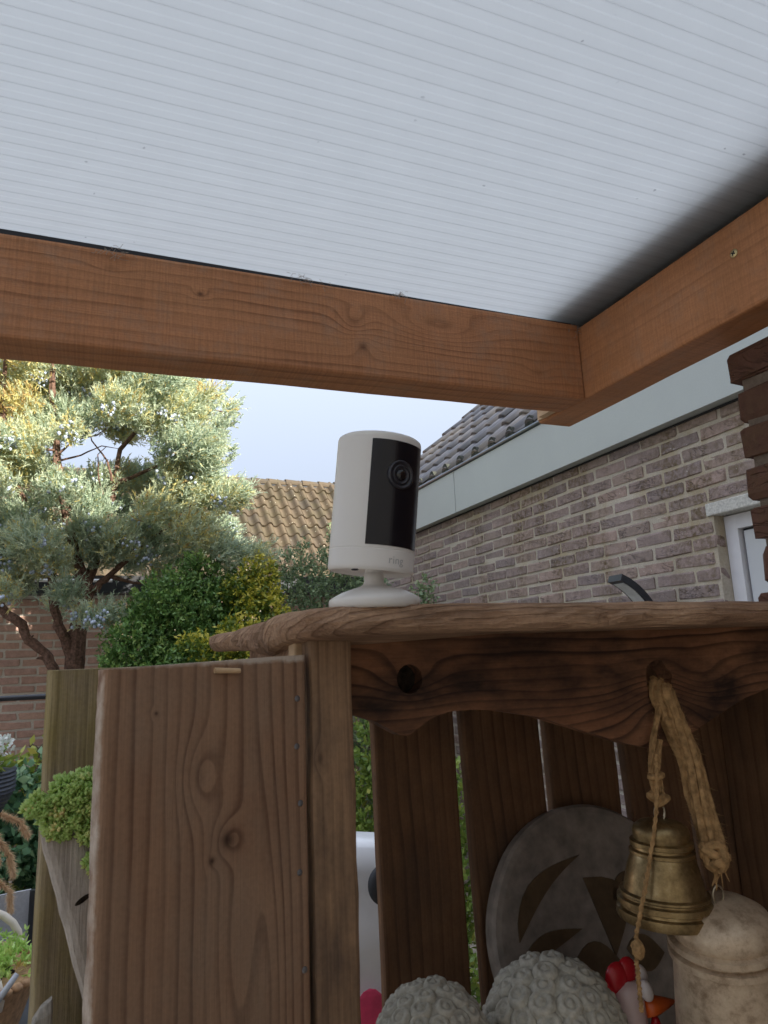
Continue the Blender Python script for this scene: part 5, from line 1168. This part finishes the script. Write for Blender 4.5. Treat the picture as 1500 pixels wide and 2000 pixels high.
# fountain grass with arching plumes
gr = thing('fountain_grass', 'ornamental grass with arching straw coloured plumes at the left edge', 'grass', (-.45, 2.3, -1.5))
for pts in ([(-.40, 2.3, -1.5), (-.36, 2.28, -.75), (-.27, 2.25, -.38), (-.20, 2.22, -.355), (-.145, 2.2, -.378), (-.128, 2.2, -.41)], [(-.42, 2.3, -1.5), (-.38, 2.28, -.8), (-.27, 2.22, -.42), (-.20, 2.2, -.405), (-.165, 2.2, -.455), (-.155, 2.2, -.50)],
            [(-.42, 2.3, -1.5), (-.38, 2.28, -.9), (-.28, 2.22, -.44), (-.215, 2.2, -.40), (-.198, 2.2, -.44), (-.192, 2.2, -.47)], [(-.42, 2.3, -1.5), (-.40, 2.28, -1.0), (-.30, 2.22, -.56), (-.215, 2.2, -.49), (-.16, 2.2, -.54), (-.155, 2.2, -.585)]):
    mb = MB().tube(pts, [.003] * 4 + [.002, .001], 5); part('stalk', mb.V, mb.F, M['plume'], gr)
    P_ = [Vector(p_) for p_ in pts[-4:]]; f = Fol(); n = 2200; s = rng.uniform(.35, 3, n); i_ = np.clip(s.astype(int), 0, 2); fr_ = (s - i_)[:, None]; A_ = np.array(P_)
    p = A_[i_] * (1 - fr_) + A_[i_ + 1] * fr_; tdir = unit(A_[i_ + 1] - A_[i_])
    f.add(blades(p, unit(tdir * .8 + rng.normal(size=(n, 3)) * .32), rng.uniform(.010, .024, n), .0011, rng.random(n))); f.build('plume', M['plume'], gr)
f = Fol(); n = 160; a = rng.uniform(0, 2 * PI, n); b0 = np.array([-.45, 2.3, -1.5]) + np.stack([np.cos(a) * .06, np.sin(a) * .06, np.zeros(n)], 1)
pts_ = np.stack([b0 + np.stack([np.cos(a) * t * rng.uniform(.1, .35, n), np.sin(a) * t * .25, .85 * t - .25 * t * t + 0 * a], 1) for t in (0, .5, 1)], 1)
w_ = np.stack([-np.sin(a), np.cos(a), 0 * a], 1) * .004
V = np.stack([pts_[:, 0] - w_, pts_[:, 0] + w_, pts_[:, 1] + w_, pts_[:, 1] - w_, pts_[:, 2]], 1).reshape(-1, 3); b = np.arange(n)[:, None] * 5
npart('blades', V, np.concatenate([b + np.array([0, 1, 2]), b + np.array([0, 2, 3]), b + np.array([3, 2, 4])]), M['low_leaf'], gr, tint=np.full(len(V), .8), kind='stuff')

# ------------------------------------------------------------------ things glimpsed through the cabinet's left gap
cb = thing('cushion_box', 'white plastic covered garden cushion box seen in the narrow gap left of the slats', 'storage box', (.62, 1.62, -1.5))
mb = MB(); secs = []
for i in range(25):
    z_ = -1.5 + 1.1 * i / 24; k = .006 * math.sin(i * 2.1) + .004 * math.sin(i * 5.3)
    secs.append([(.62 + a, 1.62 + b + k, z_ + (-.16 * a if i > 20 else 0)) for a, b in rrect(.34, .18, .03, 3)])
mb.loft(secs); part('cover', mb.V, mb.F, M['white_cloth'], cb, smooth=True)
mb = MB().sphere((.555, 1.515, -.70), .035, 12, 8, (1, .12, 1.4)).sphere((.59, 1.515, -.74), .03, 12, 8, (1, .12, 1.2)); part('flower_print', mb.V, mb.F, M['red_cloth'], cb)
mb = MB().sphere((.576, 1.46, -.446), .038, 24, 16, (1, .45, 1.05)); tag(part('black_ball', mb.V, mb.F, M['black'], loc=(.583, 1.46, -.446), smooth=True), 'round black knob in front of the white cushion box', 'knob')
part('knob_pin', *(lambda m: (m.V, m.F))(MB().tube([(.583, 1.47, -.446), (.583, 1.54, -.446)], .008, 8)), M['black'], bpy.data.objects['black_ball'])
